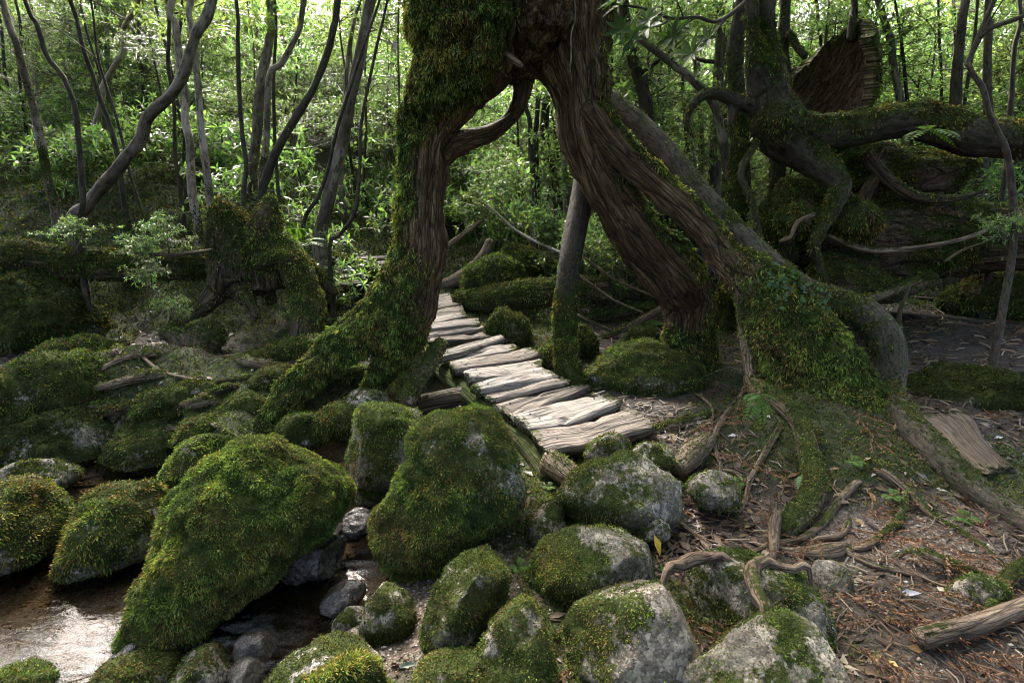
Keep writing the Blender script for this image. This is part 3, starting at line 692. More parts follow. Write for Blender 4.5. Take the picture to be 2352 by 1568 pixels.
mossy_log('long fallen log thick with moss lying level left of the tall stump', [[(-60, 590, 6.4, 90), (60, 592, 6.45, 84), (180, 606, 6.5, 74), (300, 610, 6.55, 72), (420, 608, 6.6, 72), (520, 605, 6.65, 70)]], 81, bright=.7)
mossy_log('stubby mossy log with a pale end beside the arch root', [[(520, 850, 5.55, 50), (600, 826, 5.6, 58), (680, 808, 5.65, 60), (745, 795, 5.7, 54)]], 82, M_ROOT, bright=1.0)
mossy_log('long low mossy log running behind the arch root', [[(500, 905, 5.15, 54), (580, 880, 5.15, 52), (680, 868, 5.2, 50), (780, 858, 5.25, 46), (850, 858, 5.3, 40)]], 83, M_ROOT, bright=1.05)
mossy_log('mossy root fan spreading down the left bank', [[(480, 760, 5.9, 90), (455, 820, 5.6, 56), (480, 880, 5.3, 52), (520, 940, 5.0, 48), (545, 1000, 4.75, 52)], [(480, 880, 5.3, 50), (420, 900, 5.1, 44), (350, 905, 5.0, 40)], [(470, 830, 5.6, 60), (420, 780, 5.8, 50), (380, 760, 5.9, 40)], [(520, 930, 5.0, 46), (560, 955, 4.9, 36)]], 84, bright=.85, name='tree_root', cat='root')
mossy_log('mossy log tucked under the left bank with bare wood patches', [[(250, 985, 4.95, 60), (330, 960, 4.9, 80), (420, 950, 4.85, 84), (500, 955, 4.8, 70)]], 85, M_WOOD, bright=.85, amount=.4)
mossy_log('mossy log behind the plank path with ferny sides', [[(1045, 692, 7.6, 44), (1120, 690, 7.5, 64), (1200, 678, 7.4, 66), (1290, 668, 7.3, 66), (1400, 664, 7.2, 60)]], 86, bright=1.0)
mossy_log('forked driftwood trunk curving up beyond the far planks', [[(965, 668, 8.2, 22), (1020, 655, 8.2, 28), (1070, 630, 8.2, 30), (1105, 595, 8.2, 26), (1128, 550, 8.2, 22)]], 87, M_ROOT, bright=.9, amount=-.1, up=.2, ln=.02)
mossy_log('mossy log crossing left of the arch foot behind the stump', [[(745, 590, 8.0, 34), (800, 610, 7.9, 44), (860, 634, 7.8, 40), (900, 650, 7.8, 30)]], 88, bright=1.0)
mossy_log('pale hollow log end with moss far behind the path', [[(1225, 600, 8.8, 40), (1262, 596, 8.7, 46), (1300, 600, 8.6, 40)]], 89, M_ROOT, bright=1.1, amount=.1)
mossy_log('thin mossy log propped in the gully right of the slender trunk', [[(1330, 790, 6.3, 14), (1400, 770, 6.4, 16), (1470, 735, 6.5, 18), (1540, 700, 6.6, 20)]], 90, M_ROOT, amount=.3, ln=.02)
mossy_log('low mossy log lying in the litter right of the slender trunk', [[(1310, 740, 7.2, 26), (1400, 722, 7.2, 30), (1500, 705, 7.1, 26)]], 91, bright=.9)

# ------------------------------------------------------------------ boulders
bm = bmesh.new(); bmesh.ops.create_icosphere(bm, subdivisions=6, radius=1)
ICO_V = np.array([v.co[:] for v in bm.verts]); ICO_F = np.array([[v.index for v in f.verts] for f in bm.faces])[:, ::-1]; bm.free()
bm = bmesh.new(); bmesh.ops.create_icosphere(bm, subdivisions=5, radius=1)
ICO4_V = np.array([v.co[:] for v in bm.verts]); ICO4_F = np.array([[v.index for v in f.verts] for f in bm.faces])[:, ::-1]; bm.free()
def boulder(label, outline, yc, thick, seed, amount=.5, up=.5, mat=None, ln=.016, dens=.7, bright=1.0, gold=.12, droop=.4, rough=.06, p=2.5, name='boulder', cat='boulder', group=None, lo=False, side=0, strands=True, wf=None, width=1.1, maxn=60000, dry=.10, cut=.9, seat=True):
    o = np.array(outline, float); cu, cv = (o[:, 0].min()+o[:, 0].max())/2, (o[:, 1].min()+o[:, 1].max())/2
    if yc < 3.7 and seat:                                # rest the foot of the outline on the ground
        yc = min(yc, G(cu, o[:, 1].max()-6)[1]+thick*.62)
    C = P(cu, cv, yc); s = PX(cu, cv, yc)
    e3 = C-CAM; e3 /= np.linalg.norm(e3); e1 = np.cross(e3, [0, 0, 1]); e1 /= np.linalg.norm(e1); e2 = np.cross(e1, e3)
    ang = np.arctan2(-(o[:, 1]-cv), o[:, 0]-cu); rad = np.hypot(o[:, 0]-cu, o[:, 1]-cv)
    k = np.argsort(ang); ang, rad = ang[k], rad[k]
    grid = np.linspace(-pi, pi, 361); rr = np.interp(grid, np.r_[ang[-1]-2*pi, ang, ang[0]+2*pi], np.r_[rad[-1], rad, rad[0]])
    ker = np.hanning(19); ker /= ker.sum(); rr = np.convolve(np.r_[rr[-19:], rr, rr[:19]], ker, 'same')[19:-19]
    lo = np.ptp(o[:, 0]) < 420 or yc > 3.6
    D = ICO4_V if lo else ICO_V; Fc = ICO4_F if lo else ICO_F
    q = (np.abs(D)**p).sum(1)**(-1/p)
    d = D*q[:, None]; phi = np.arctan2(d[:, 1], d[:, 0]); R = np.interp(phi, grid, rr)*s
    # keep the traced silhouette: undo the rounding factor in the picture plane
    pl = np.hypot(d[:, 0], d[:, 1])/(np.abs(np.cos(phi))**p+np.abs(np.sin(phi))**p)**(-1/p)
    V = C+(e1*np.cos(phi)[:, None]+e2*np.sin(phi)[:, None])*(R*pl)[:, None]+e3*(d[:, 2]*thick)[:, None]
    size = float(rr.mean()*s)
    V = C+(V-C)*(1+.10*cut)
    rb = np.random.default_rng(seed)
    for _ in range(9):                                  # broken faces
        pn = rb.normal(size=3); pn[2] = abs(pn[2])*.8+.05; pn /= np.linalg.norm(pn); hh_ = (V-C)@pn
        lim = hh_.max()*(.72+.24*rb.random()); V = V-pn*(np.maximum(hh_-lim, 0)*cut)[:, None]
    Nn = vnormals(V, np.zeros((0, 4), int), Fc)
    fac = fbm(V/size, 1.3, 3, seed)
    V = V+Nn*(size*(rough*1.6*fac+rough*.7*fbm(V/size, 4.5, 4, seed+2)))[:, None]
    Nn = vnormals(V, np.zeros((0, 4), int), Fc)
    wv = np.clip(moss_weight(V, Nn, up, amount+(.08 if amount < .4 and strands else 0), seed, 2.0/max(size, .15))-side*np.clip(V[:, 0]-C[0], -1, 1)/size, 0, 1)
    if wf is not None: wv = np.clip(wf(V, Nn, wv), 0, 1)
    V = V+Nn*(wv*min(.035, size*.09)*(.6-np.abs(fbm(V, 9, 3, seed+40))*2.2))[:, None]
    ob = mk(name, V, Fc, mat or M_GRAN, None, attrs={'moss': wv}, origin=C); tag(ob, label, cat, group)
    if strands: 
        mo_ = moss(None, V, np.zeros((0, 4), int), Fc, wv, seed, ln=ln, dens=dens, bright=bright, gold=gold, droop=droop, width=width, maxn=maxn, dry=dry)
        if mo_ is not None:
            mo_.parent = ob; mo_.location = tuple(-C)
    return ob
B = boulder
B('big pear-shaped boulder shaggy with long green moss in the stream', [(312, 1400), (335, 1450), (420, 1420), (520, 1360), (640, 1290), (760, 1225), (802, 1170), (795, 1110), (740, 1090), (690, 1060), (655, 1015), (590, 1003), (520, 1030), (460, 1080), (420, 1150), (395, 1220), (355, 1300)], 3.05, .42, 101, .85, .35, ln=.019, dens=1.6, bright=1.08, gold=.12, droop=.5, rough=.07, maxn=120000, width=1.0, dry=.10, cut=.35)
B('rounded mossy boulder between the stream and the first planks', [(868, 1210), (880, 1270), (930, 1300), (1010, 1290), (1080, 1230), (1160, 1190), (1215, 1110), (1212, 1040), (1170, 980), (1100, 945), (1010, 940), (965, 980), (950, 1060), (910, 1130), (875, 1170)], 3.2, .38, 102, .62, .30, ln=.018, dens=1.5, bright=1.08, gold=.16, droop=.5, rough=.07, maxn=100000, side=.25, width=1.0, dry=.10, cut=.45)
B('square pale-faced boulder with thin moss beside the pool', [(815, 1100), (822, 1000), (838, 935), (880, 915), (940, 935), (966, 970), (962, 1040), (930, 1100), (890, 1118), (845, 1115)], 3.75, .3, 103, .38, .35, ln=.014, dens=.6, p=4, rough=.03, bright=1.1)
B('flat mossy boulder cut by the left edge of the picture', [(-60, 1280), (0, 1300), (70, 1280), (105, 1240), (136, 1160), (110, 1132), (0, 1122), (-80, 1150)], 3.1, .33, 104, .72, .35, ln=.018, dens=.9, gold=.42, p=3.2, bright=1.05)
B('low round boulder with bristly moss standing in the brook', [(155, 1250), (165, 1295), (240, 1305), (320, 1290), (372, 1235), (382, 1180), (350, 1135), (280, 1122), (210, 1150), (170, 1195)], 3.15, .3, 105, .6, .5, ln=.026, dens=.9, gold=.36, bright=1.0, droop=.7)
B('long knobbly granite boulder with pale crystals below the first plank', [(1290, 1160), (1330, 1195), (1420, 1212), (1500, 1200), (1560, 1165), (1582, 1120), (1575, 1080), (1500, 1058), (1400, 1068), (1320, 1105)], 3.0, .26, 106, .16, .12, ln=.012, dens=.6, side=.35, rough=.06)
B('granite boulder half green with moss beneath the long knobbly one', [(1218, 1330), (1260, 1365), (1340, 1385), (1450, 1370), (1510, 1340), (1518, 1280), (1450, 1240), (1350, 1230), (1260, 1260)], 2.6, .24, 107, .38, .12, ln=.012, dens=.7, side=.4, rough=.05)
B('square pale granite boulder speckled white with a green left edge', [(1312, 1480), (1330, 1530), (1430, 1560), (1520, 1560), (1578, 1510), (1570, 1400), (1530, 1350), (1430, 1365), (1340, 1410)], 2.25, .26, 108, .14, .15, ln=.01, dens=.6, side=.3, p=3.4, rough=.04)
B('large speckled granite boulder at the bottom edge with a rusty cast', [(1570, 1600), (1640, 1520), (1700, 1450), (1790, 1415), (1860, 1440), (1905, 1510), (1925, 1600), (1750, 1680)], 2.1, .3, 109, .18, .2, ln=.011, dens=.6, rough=.07)
B('granite boulder under the crooked grey root with a mossy face', [(1600, 1390), (1640, 1440), (1760, 1470), (1880, 1460), (1912, 1410), (1860, 1345), (1760, 1300), (1660, 1300), (1610, 1330)], 2.5, .27, 110, .4, .15, ln=.012, dens=.7, rough=.06)
B('small mossy boulder touching the underside of the first plank', [(1350, 1050), (1390, 1066), (1440, 1055), (1445, 1020), (1410, 995), (1365, 1010)], 3.45, .15, 111, .45, .3, ln=.014)
B('dark rounded boulder right of the first plank', [(1445, 1050), (1490, 1072), (1540, 1062), (1540, 1035), (1500, 1020), (1460, 1030)], 3.4, .15, 112, .35, .2, ln=.012)
B('rough bare granite boulder beside the gravel patch', [(1585, 1120), (1605, 1155), (1650, 1162), (1690, 1140), (1685, 1105), (1640, 1085), (1600, 1095)], 3.05, .16, 113, .15, .15, rough=.08, ln=.01)
B('pitted bare granite boulder by the crooked root elbow', [(1850, 1340), (1880, 1368), (1930, 1368), (1962, 1345), (1945, 1310), (1890, 1298)], 2.65, .15, 114, .05, .1, rough=.1, ln=.01)
B('pale mossy boulder near the right edge among cedar sprays', [(2200, 1390), (2240, 1412), (2290, 1400), (2300, 1350), (2260, 1325), (2215, 1345)], 2.55, .13, 115, .3, .3, ln=.011)
B('mossy slab boulder under the rounded mossy one, down to the sand', [(985, 1460), (992, 1400), (1025, 1335), (1070, 1285), (1120, 1265), (1158, 1300), (1150, 1360), (1130, 1430), (1070, 1480), (1010, 1485)], 2.75, .28, 116, .55, .3, ln=.014, dens=.9, bright=.6)  # low bright: dark moss with its shadow also put into the colour
B('mossy wedge of rock left of the ivy', [(1095, 1530), (1130, 1460), (1165, 1400), (1200, 1372), (1240, 1420), (1268, 1505), (1240, 1570), (1150, 1585)], 2.25, .22, 117, .6, .2, ln=.011, dens=.9, bright=.75)  # moss toned down too, part of its shade painted in
B('dark triangular stone on the sand with thin green film', [(835, 1455), (845, 1400), (880, 1350), (910, 1350), (940, 1400), (945, 1455), (890, 1468)], 2.45, .16, 118, .55, .1, ln=.006, dens=.4, mat=M_GRAN, bright=.5)
B('low speckled boulder with white crystals at the bottom edge', [(590, 1600), (640, 1535), (720, 1498), (800, 1482), (850, 1508), (865, 1570), (760, 1640)], 2.05, .26, 119, .62, .1, ln=.008, dens=.6, bright=.55, rough=.04)
B('bright tufted moss cushion at the bottom edge', [(660, 1600), (690, 1555), (760, 1545), (850, 1545), (890, 1600), (780, 1640)], 1.82, .16, 120, .95, .2, ln=.03, dens=1.0, bright=1.15, droop=.0)
B('mossy round boulder at the bottom edge beside fallen leaves', [(925, 1590), (970, 1530), (1050, 1510), (1120, 1515), (1150, 1570), (1120, 1640), (980, 1650)], 1.98, .2, 121, .7, .3, ln=.014, dens=.9, bright=1.05)
B('mossy rock at the bottom edge below the dark wet stone', [(195, 1600), (230, 1545), (300, 1510), (370, 1515), (395, 1570), (340, 1630)], 2.15, .2, 122, .65, .3, ln=.014, dens=.8, bright=.8)
B('granite rock with a pale shoulder at the bottom left', [(385, 1600), (410, 1530), (460, 1500), (510, 1510), (525, 1570), (480, 1620)], 2.15, .18, 123, .3, .3, ln=.012)
B('smooth black wet stone at the edge of the sand', [(540, 1500), (548, 1465), (590, 1455), (625, 1470), (632, 1510), (600, 1530), (560, 1528)], 2.3, .12, 124, -.5, .0, mat=M_GRANW, strands=False, rough=.03)
B('dark wet pebble in front of the smooth black stone', [(520, 1560), (540, 1525), (580, 1520), (602, 1545), (590, 1590), (540, 1600)], 2.15, .1, 125, -.5, 0, mat=M_GRANW, strands=False, rough=.03)
B('bright mossy rock in the bottom left corner', [(-30, 1590), (0, 1548), (60, 1540), (105, 1560), (110, 1620), (0, 1640)], 2.1, .18, 126, .9, .3, ln=.016, dens=.9, bright=1.2)
B('ragged black wet rock in the riffle', [(240, 1530), (290, 1480), (350, 1460), (400, 1475), (410, 1510), (340, 1540), (270, 1550)], 2.3, .14, 127, -.5, 0, mat=M_GRANW, strands=False, rough=.12)
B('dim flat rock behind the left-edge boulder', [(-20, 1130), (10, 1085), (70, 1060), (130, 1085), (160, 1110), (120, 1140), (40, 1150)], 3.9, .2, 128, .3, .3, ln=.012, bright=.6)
B('black wet stone at the foot of the big mossy boulder', [(650, 1300), (690, 1265), (750, 1245), (790, 1250), (780, 1290), (710, 1325), (665, 1330)], 2.9, .12, 129, -.4, 0, mat=M_GRANW, strands=False, rough=.1)
B('shiny dark stone in the narrows between the mossy boulders', [(775, 1215), (800, 1180), (850, 1180), (862, 1205), (830, 1230), (790, 1235)], 3.2, .1, 130, -.4, 0, mat=M_GRANW, strands=False, rough=.08)
B('reddish flat stone lying on the sand', [(740, 1395), (760, 1355), (810, 1335), (840, 1345), (820, 1385), (770, 1410)], 2.6, .08, 131, -.2, 0, mat=M_GRANW, strands=False, rough=.06)
B('flat greenish stone beside the reddish one', [(765, 1440), (790, 1405), (840, 1400), (850, 1425), (815, 1445)], 2.5, .07, 132, .3, .1, ln=.005, dens=.2, bright=.6)
B('round mossy knob beside the middle planks', [(1120, 770), (1125, 730), (1160, 710), (1195, 720), (1212, 755), (1208, 795), (1165, 805)], 6.3, .22, 133, .8, .2, ln=.025, dens=.9, bright=.8)
B('mossy rock at the foot of the slender trunk, left side', [(1238, 800), (1250, 780), (1290, 778), (1310, 800), (1310, 850), (1260, 850)], 5.5, .2, 134, .8, .2, ln=.02, bright=.85)
B('mossy rock behind the slender trunk', [(1275, 790), (1285, 755), (1320, 748), (1360, 770), (1372, 800), (1330, 820)], 5.9, .2, 135, .8, .2, ln=.02, bright=.8)
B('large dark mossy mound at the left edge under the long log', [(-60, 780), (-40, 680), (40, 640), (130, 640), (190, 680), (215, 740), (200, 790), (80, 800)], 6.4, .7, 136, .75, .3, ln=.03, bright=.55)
B('mossy outcrop on the left bank above the pool', [(-60, 960), (-40, 870), (40, 835), (140, 825), (220, 850), (262, 905), (240, 950), (120, 985), (0, 990)], 4.9, .5, 137, .75, .4, ln=.03, dens=.8, bright=.8)
B('light green moss cushion behind the pear-shaped boulder', [(370, 1090), (400, 1040), (450, 1012), (510, 1010), (540, 1040), (500, 1090), (420, 1110)], 3.85, .24, 138, .8, .3, ln=.018, dens=.8, bright=1.2)
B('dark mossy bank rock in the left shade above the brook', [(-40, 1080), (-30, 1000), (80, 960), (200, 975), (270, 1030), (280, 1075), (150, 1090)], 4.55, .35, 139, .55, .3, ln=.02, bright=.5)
B('mossy hump in the middle of the left bank', [(250, 1060), (270, 1000), (340, 970), (430, 985), (470, 1030), (440, 1080), (330, 1090)], 4.55, .3, 140, .7, .3, ln=.02, bright=.7)
B('pale stone peeping from moss beside the short arch root', [(790, 925), (805, 905), (850, 900), (885, 915), (880, 940), (820, 950)], 4.5, .15, 141, .25, .2, ln=.012)
B('mossy cushion under the arch left of the square boulder', [(720, 985), (740, 940), (790, 925), (830, 945), (830, 990), (770, 1005)], 4.35, .2, 142, .8, .3, ln=.016, bright=.9)
B('mossy cushion at the foot of the arch root', [(640, 1000), (650, 970), (700, 955), (750, 975), (745, 1010), (680, 1018)], 4.3, .2, 143, .8, .3, ln=.016, bright=.8)
B('small green boulder squeezed under the square one', [(800, 1130), (820, 1108), (870, 1105), (890, 1125), (870, 1160), (820, 1160)], 3.5, .14, 144, .6, .2, ln=.01, bright=.6)
B('thin upright mossy rock left of the long knobbly boulder', [(1220, 1250), (1235, 1180), (1255, 1150), (1285, 1150), (1290, 1190), (1260, 1250)], 2.95, .14, 145, .5, .2, ln=.01, bright=.7)
B('little slate-blue stone wedged under the long knobbly boulder', [(1462, 1215), (1490, 1195), (1530, 1200), (1535, 1225), (1500, 1240)], 2.75, .09, 146, .2, .1, ln=.008)
B('dark mossy boulder on the litter at the right edge', [(2075, 920), (2120, 880), (2220, 855), (2330, 850), (2420, 900), (2400, 1020), (2250, 1020), (2120, 980)], 4.75, .5, 147, .7, .3, ln=.014, dens=.8, bright=.55, gold=.05)
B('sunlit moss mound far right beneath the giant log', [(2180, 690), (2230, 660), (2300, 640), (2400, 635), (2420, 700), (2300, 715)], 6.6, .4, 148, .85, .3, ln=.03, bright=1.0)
B('mossy hump at the foot of the right arch leg', [(1330, 860), (1370, 820), (1440, 800), (1530, 810), (1600, 845), (1590, 890), (1470, 905), (1370, 895)], 5.2, .4, 149, .8, .3, ln=.022, dens=.8, bright=.95)
for i_, (u_, v_, y_, w_, h_, lb_) in enumerate(((470, 905, 4.95, 80, 34, 'low moss cushion in the middle of the root tangle'), (395, 925, 4.8, 90, 30, 'wide moss cushion below the brown stick'), (560, 935, 4.75, 70, 30, 'moss cushion left of the arch foot'), (300, 880, 5.2, 90, 32, 'flat moss cushion above the left bank log'), (640, 870, 5.1, 70, 26, 'moss cushion beneath the long low log'), (180, 812, 5.7, 110, 26, 'thin moss cushion on the left litter'), (470, 990, 4.5, 70, 30, 'moss cushion on the lower left bank'))):
    B(lb_, [(u_-w_, v_+h_*.5), (u_-w_*.7, v_-h_*.4), (u_-w_*.1, v_-h_), (u_+w_*.5, v_-h_*.7), (u_+w_, v_+h_*.3), (u_+w_*.4, v_+h_*.9), (u_-w_*.4, v_+h_)], y_, .28, 160+i_, .85, .2, ln=.02, dens=.8, bright=.85, cut=.5)
B('mossy ledge in the gully right of the slender trunk', [(1420, 800), (1440, 770), (1500, 765), (1520, 790), (1500, 815)], 6.0, .2, 150, .8, .3, ln=.02)
B('mossy mound with old roots behind the forked driftwood', [(1050, 650), (1100, 610), (1170, 600), (1210, 630), (1200, 670), (1100, 680)], 8.0, .4, 151, .85, .3, ln=.04, bright=1.1)
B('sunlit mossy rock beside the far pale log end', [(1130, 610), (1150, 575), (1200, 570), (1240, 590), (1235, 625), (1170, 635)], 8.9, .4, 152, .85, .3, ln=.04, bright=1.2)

# ------------------------------------------------------------------ plank path
def bz(y): return .06+.112*(y-3.6)
def plank_pt(cx, cy, lift=0.):
    u, v = 930.2+.2563*cx, 648.9+.2563*cy
    r = ray(u, v); t = (CAMZ-.06+.112*3.6-lift)/(.112*r[1]-r[2])
    return CAM+r*t
walk = thing('plank_path', 'boardwalk of rough split pale planks on mossy stringers', 'boardwalk', tuple(plank_pt(900, 900)))
PL = [((1128, 1345), (2030, 1130), (2222, 1262), (1232, 1512), 0.0), ((958, 1180), (1780, 960), (1915, 1050), (1088, 1300), .01), ((810, 1075), (1500, 935), (1640, 920), (955, 1192), -.01),
      ((690, 962), (1385, 845), (1465, 885), (735, 1018), .0), ((590, 905), (1225, 758), (1350, 820), (640, 945), .03), ((538, 788), (1200, 665), (1240, 740), (572, 855), .01),
      ((395, 715), (1095, 573), (1192, 622), (425, 778), .02), ((355, 622), (965, 540), (997, 592), (365, 690), .0), ((212, 640), (830, 458), (888, 492), (300, 668), .03),
      ((195, 500), (735, 412), (772, 452), (215, 528), .0), ((155, 442), (700, 362), (745, 382), (170, 470), .0), ((20, 390), (640, 308), (672, 352), (30, 428), .02), ((10, 352), (520, 260), (556, 302), (15, 385), .01),
      ((0, 275), (495, 186), (537, 248), (0, 312), .0), ((0, 232), (450, 165), (505, 190), (0, 262), .0), ((0, 180), (475, 115), (517, 160), (0, 228), .01), ((0, 128), (395, 90), (420, 130), (0, 172), .0),
      ((60, 70), (330, -5), (420, 5), (140, 95), .02)]
M_NAIL = m_plain('rusty_nail', (.03, .022, .018), .5, .4)
def plank(c4, lift, seed, parent, th=.06, mat=None, nails=False):
    a, b_, c, d = [plank_pt(*q, lift) if len(q) == 2 else np.array(q) for q in c4]
    d, c = d+(d-a)*.2, c+(c-b_)*.2; n, m = 70, 16; rnd = np.random.default_rng(seed); Vs = []; gr = []
    prof = []
    for j in range(m):                                  # cross-section: rounded slab
        t = j/m; prof.append(t)
    Lx = np.linalg.norm(b_-a); Wd = np.linalg.norm(d-a)
    up = np.array([0, 0, 1.]); ss = np.linspace(0, 1, n)
    we = fbm(np.c_[ss*Lx*3, np.full(n, seed*3.3), np.zeros(n)], 1, 3, seed)*.20
    we2 = fbm(np.c_[ss*Lx*3, np.full(n, seed*7.3), np.ones(n)], 1, 3, seed+1)*.20
    arch_ = fbm(np.c_[ss*Lx*1.6, np.full(n, seed*1.9), np.ones(n)*4], 1, 2, seed+2)*.03
    top = np.linspace(0, 1, 15); 
    for i, s in enumerate(ss):
        p0 = a*(1-s)+b_*s; p1 = d*(1-s)+c*s; wv_ = p1-p0
        p0, p1 = p0+wv_*we[i], p1+wv_*we2[i]
        for t in top:
            edge = 1-abs(2*t-1)**6
            Vs.append(p0*(1-t)+p1*t+up*(arch_[i]-.012*(1-edge)*1.5)); gr.append((t*Wd, 0, s*Lx))
        for t in (.97, .5, .03):
            Vs.append(p0*(1-t)+p1*t+up*(arch_[i]-th)); gr.append((t*Wd, th, s*Lx))
    Vs = np.array(Vs); gr = np.array(gr)+seed*2.7; k = len(top)+3
    # splits and grain ridges
    g1 = fbm(np.c_[gr[:, 0]*26, gr[:, 1]*20, gr[:, 2]*1.6], 1, 3, seed+5)
    crack = np.clip(.14-np.abs(fbm(np.c_[gr[:, 0]*13, gr[:, 1]*9, gr[:, 2]*1.1], 1, 2, seed+6)), 0, 1)*3.2*np.clip(.4+fbm(np.c_[gr[:, 0]*3, gr[:, 1], gr[:, 2]*2], 1, 2, seed+8)*2, 0, 1)
    istop = np.tile(np.arange(k) < len(top), n)
    Vs[:, 2] += istop*(g1*.014-np.minimum(crack, .5)*.07)
    # ragged ends
    ax = (b_-a)/Lx; e0 = fbm(np.c_[gr[:, 0]*22, gr[:, 1]*22, np.zeros(len(gr))], 1, 2, seed+9)
    ends = np.repeat(np.where(ss < .02, -1., np.where(ss > .98, 1., 0)), k)
    Vs += ax[None]*(ends*e0*.04)[:, None]
    ii = np.arange(n*k).reshape(n, k); jj = np.roll(ii, -1, 1)
    F = np.stack([ii[:-1], ii[1:], jj[1:], jj[:-1]], -1).reshape(-1, 4)
    cV = np.vstack([Vs, Vs[:k].mean(0), Vs[-k:].mean(0)]); gr = np.vstack([gr, gr[0], gr[-1]])
    c0, c1 = n*k, n*k+1
    F3 = np.vstack([np.stack([np.full(k, c0), ii[0], jj[0]], -1), np.stack([np.full(k, c1), jj[-1], ii[-1]], -1)])
    s_all = np.r_[np.repeat(ss, k), 0, 1]
    wv = np.clip(.62*np.maximum(sstep(.16, 0., s_all), sstep(.8, 1., s_all))+.55*fbm(cV, 5, 3, seed+4), 0, 1)*.85
    po = mk('plank', cV, [F, F3], mat or M_PLANK, parent, attrs={'grain': gr, 'moss': wv})
    if nails:
        for s_, t_ in ((.14, .35), (.16, .68), (.84, .3), (.86, .66)):
            q_ = Vs[int(s_*(n-1))*k+int(t_*14)]; a_ = np.linspace(0, 2*pi, 8, endpoint=False)
            nv = np.vstack([q_+np.c_[np.cos(a_)*.008, np.sin(a_)*.008, np.full(8, .001)], q_+np.c_[np.cos(a_)*.006, np.sin(a_)*.006, np.full(8, .006)]]); i8 = np.arange(8); j8 = np.roll(i8, -1)
            mk('nail_head', nv, [np.stack([i8, j8, j8+8, i8+8], -1), (np.arange(8)+8)[None]], M_NAIL, po, smooth=False, origin=np.array(parent.matrix_basis.translation))
    return cV, F, F3, wv
pv = []
for i, (a, b_, c, d, l) in enumerate(PL):
    r_ = plank((a, b_, c, d), l, 200+i, walk, .075 if i < 9 else .06, M_PLANKB if i in (0, 2, 3, 6, 9, 13, 14) else M_PLANK, i < 9)
    if i < 10: pv.append(r_)
o = 0; VV, FF, F3_, WW = [], [], [], []
for cV, F, F3, wv in pv:
    VV.append(cV); FF.append(F+o); F3_.append(F3+o); WW.append(wv); o += len(cV)
moss(walk, np.vstack(VV), np.vstack(FF), np.vstack(F3_), np.clip(np.concatenate(WW)*1.4-.45, 0, 1), 210, ln=.01, dens=.5, bright=1.0, maxn=9000)
def stringer(pts, r, seed, name='stringer', mat=M_DARKWOOD, amount=.6):
    q = tube(np.array([[*p_, r] for p_ in pts]), 14, .05, .12, seed, ridge=.08); Nn = vnormals(q['v'], q['f4'], q['f3']); wv = moss_weight(q['v'], Nn, .3, amount, seed)
    s_ = mk(name, q['v'], [q['f4'], q['f3']], mat, walk, attrs={'grain': q['grain'], 'moss': wv})
    moss(s_, q['v'], q['f4'], q['f3'], wv, seed, ln=.03, dens=.7, bright=.7, droop=.8, maxn=14000)
dn = np.array([0, 0, -.16])
stringer([plank_pt(*q)+dn for q in ((1330, 1560), (1120, 1300), (900, 1120), (650, 930), (480, 780), (330, 640), (200, 470))], .085, 220)
stringer([plank_pt(*q)+dn for q in ((1960, 1330), (1700, 1100), (1400, 900), (1150, 720), (900, 560), (700, 420))], .085, 221)
def px_parts(nodes, name, seed, parent, mat=M_DARKWOOD, amount=.5, ln=.02, br=.8):
    q = tube(N(nodes), 14, .05, .12, seed, ridge=.1); Nn = vnormals(q['v'], q['f4'], q['f3']); wv = moss_weight(q['v'], Nn, .3, amount, seed)
    mk(name, q['v'], [q['f4'], q['f3']], mat, parent, attrs={'grain': q['grain'], 'moss': wv}); moss(parent, q['v'], q['f4'], q['f3'], wv, seed, ln=ln, dens=.6, bright=br, maxn=9000, droop=.6)
px_parts([(1018, 785, 5.0, 30), (985, 830, 4.85, 40), (955, 880, 4.75, 44), (928, 930, 4.6, 50)], 'prop_post', 222, walk, M_ROOT, .5)
px_parts([(940, 938, 4.85, 50), (1010, 922, 4.85, 52), (1080, 910, 4.85, 52), (1150, 900, 4.85, 46)], 'cross_beam', 223, walk, M_DARKWOOD, .1)
px_parts([(1262, 1060, 3.55, 60), (1300, 1085, 3.42, 60), (1335, 1115, 3.3, 52)], 'end_beam', 224, walk, M_ROOT, .15)
# the next stretch of path behind the left leg
walk2 = thing('plank_path', 'short distant stretch of plank path left of the arch foot', 'boardwalk', tuple(P(840, 630, 8.6)))
for i, (u0, u1, v0, y) in enumerate(((815, 905, 590, 9.1), (808, 900, 602, 8.85), (800, 895, 614, 8.6), (790, 880, 628, 8.35), (782, 870, 642, 8.1))):
    a, b_ = P(u0, v0, y), P(u1, v0-6, y); wv_ = np.array([0, -.2, -.02])
    plank((tuple(a), tuple(b_), tuple(b_+wv_), tuple(a+wv_)), 0, 230+i, walk2, .05, M_PLANKB)

# ------------------------------------------------------------------ leaves and foliage
def leaf_quads(Pt, D, Nm, Ln, Wd, C, fold=.18):
    """folded leaves of four triangles: root, two pairs of sides, tip"""
    n = len(Pt); S = np.cross(D, Nm); S /= np.linalg.norm(S, axis=1)[:, None]+1e-9
    Nr = np.cross(S, D); L = Ln[:, None]; W = Wd[:, None]
    mid = Pt+D*L*.5-Nr*W*fold*.4
    V = np.stack([Pt, Pt+D*L*.42+S*W*.5+Nr*W*fold, Pt+D*L-Nr*L*.10, Pt+D*L*.42-S*W*.5+Nr*W*fold, mid], 1).reshape(-1, 3)
    b_ = np.arange(n)[:, None]*5
    F = np.concatenate([b_+np.array([[0, 4, 1]]), b_+np.array([[1, 4, 2]]), b_+np.array([[2, 4, 3]]), b_+np.array([[3, 4, 0]])], 0)
    return V, F, np.repeat(C, 5, 0)
LC = np.array([(.062, .095, .036), (.09, .128, .05), (.14, .18, .075), (.185, .215, .075)])
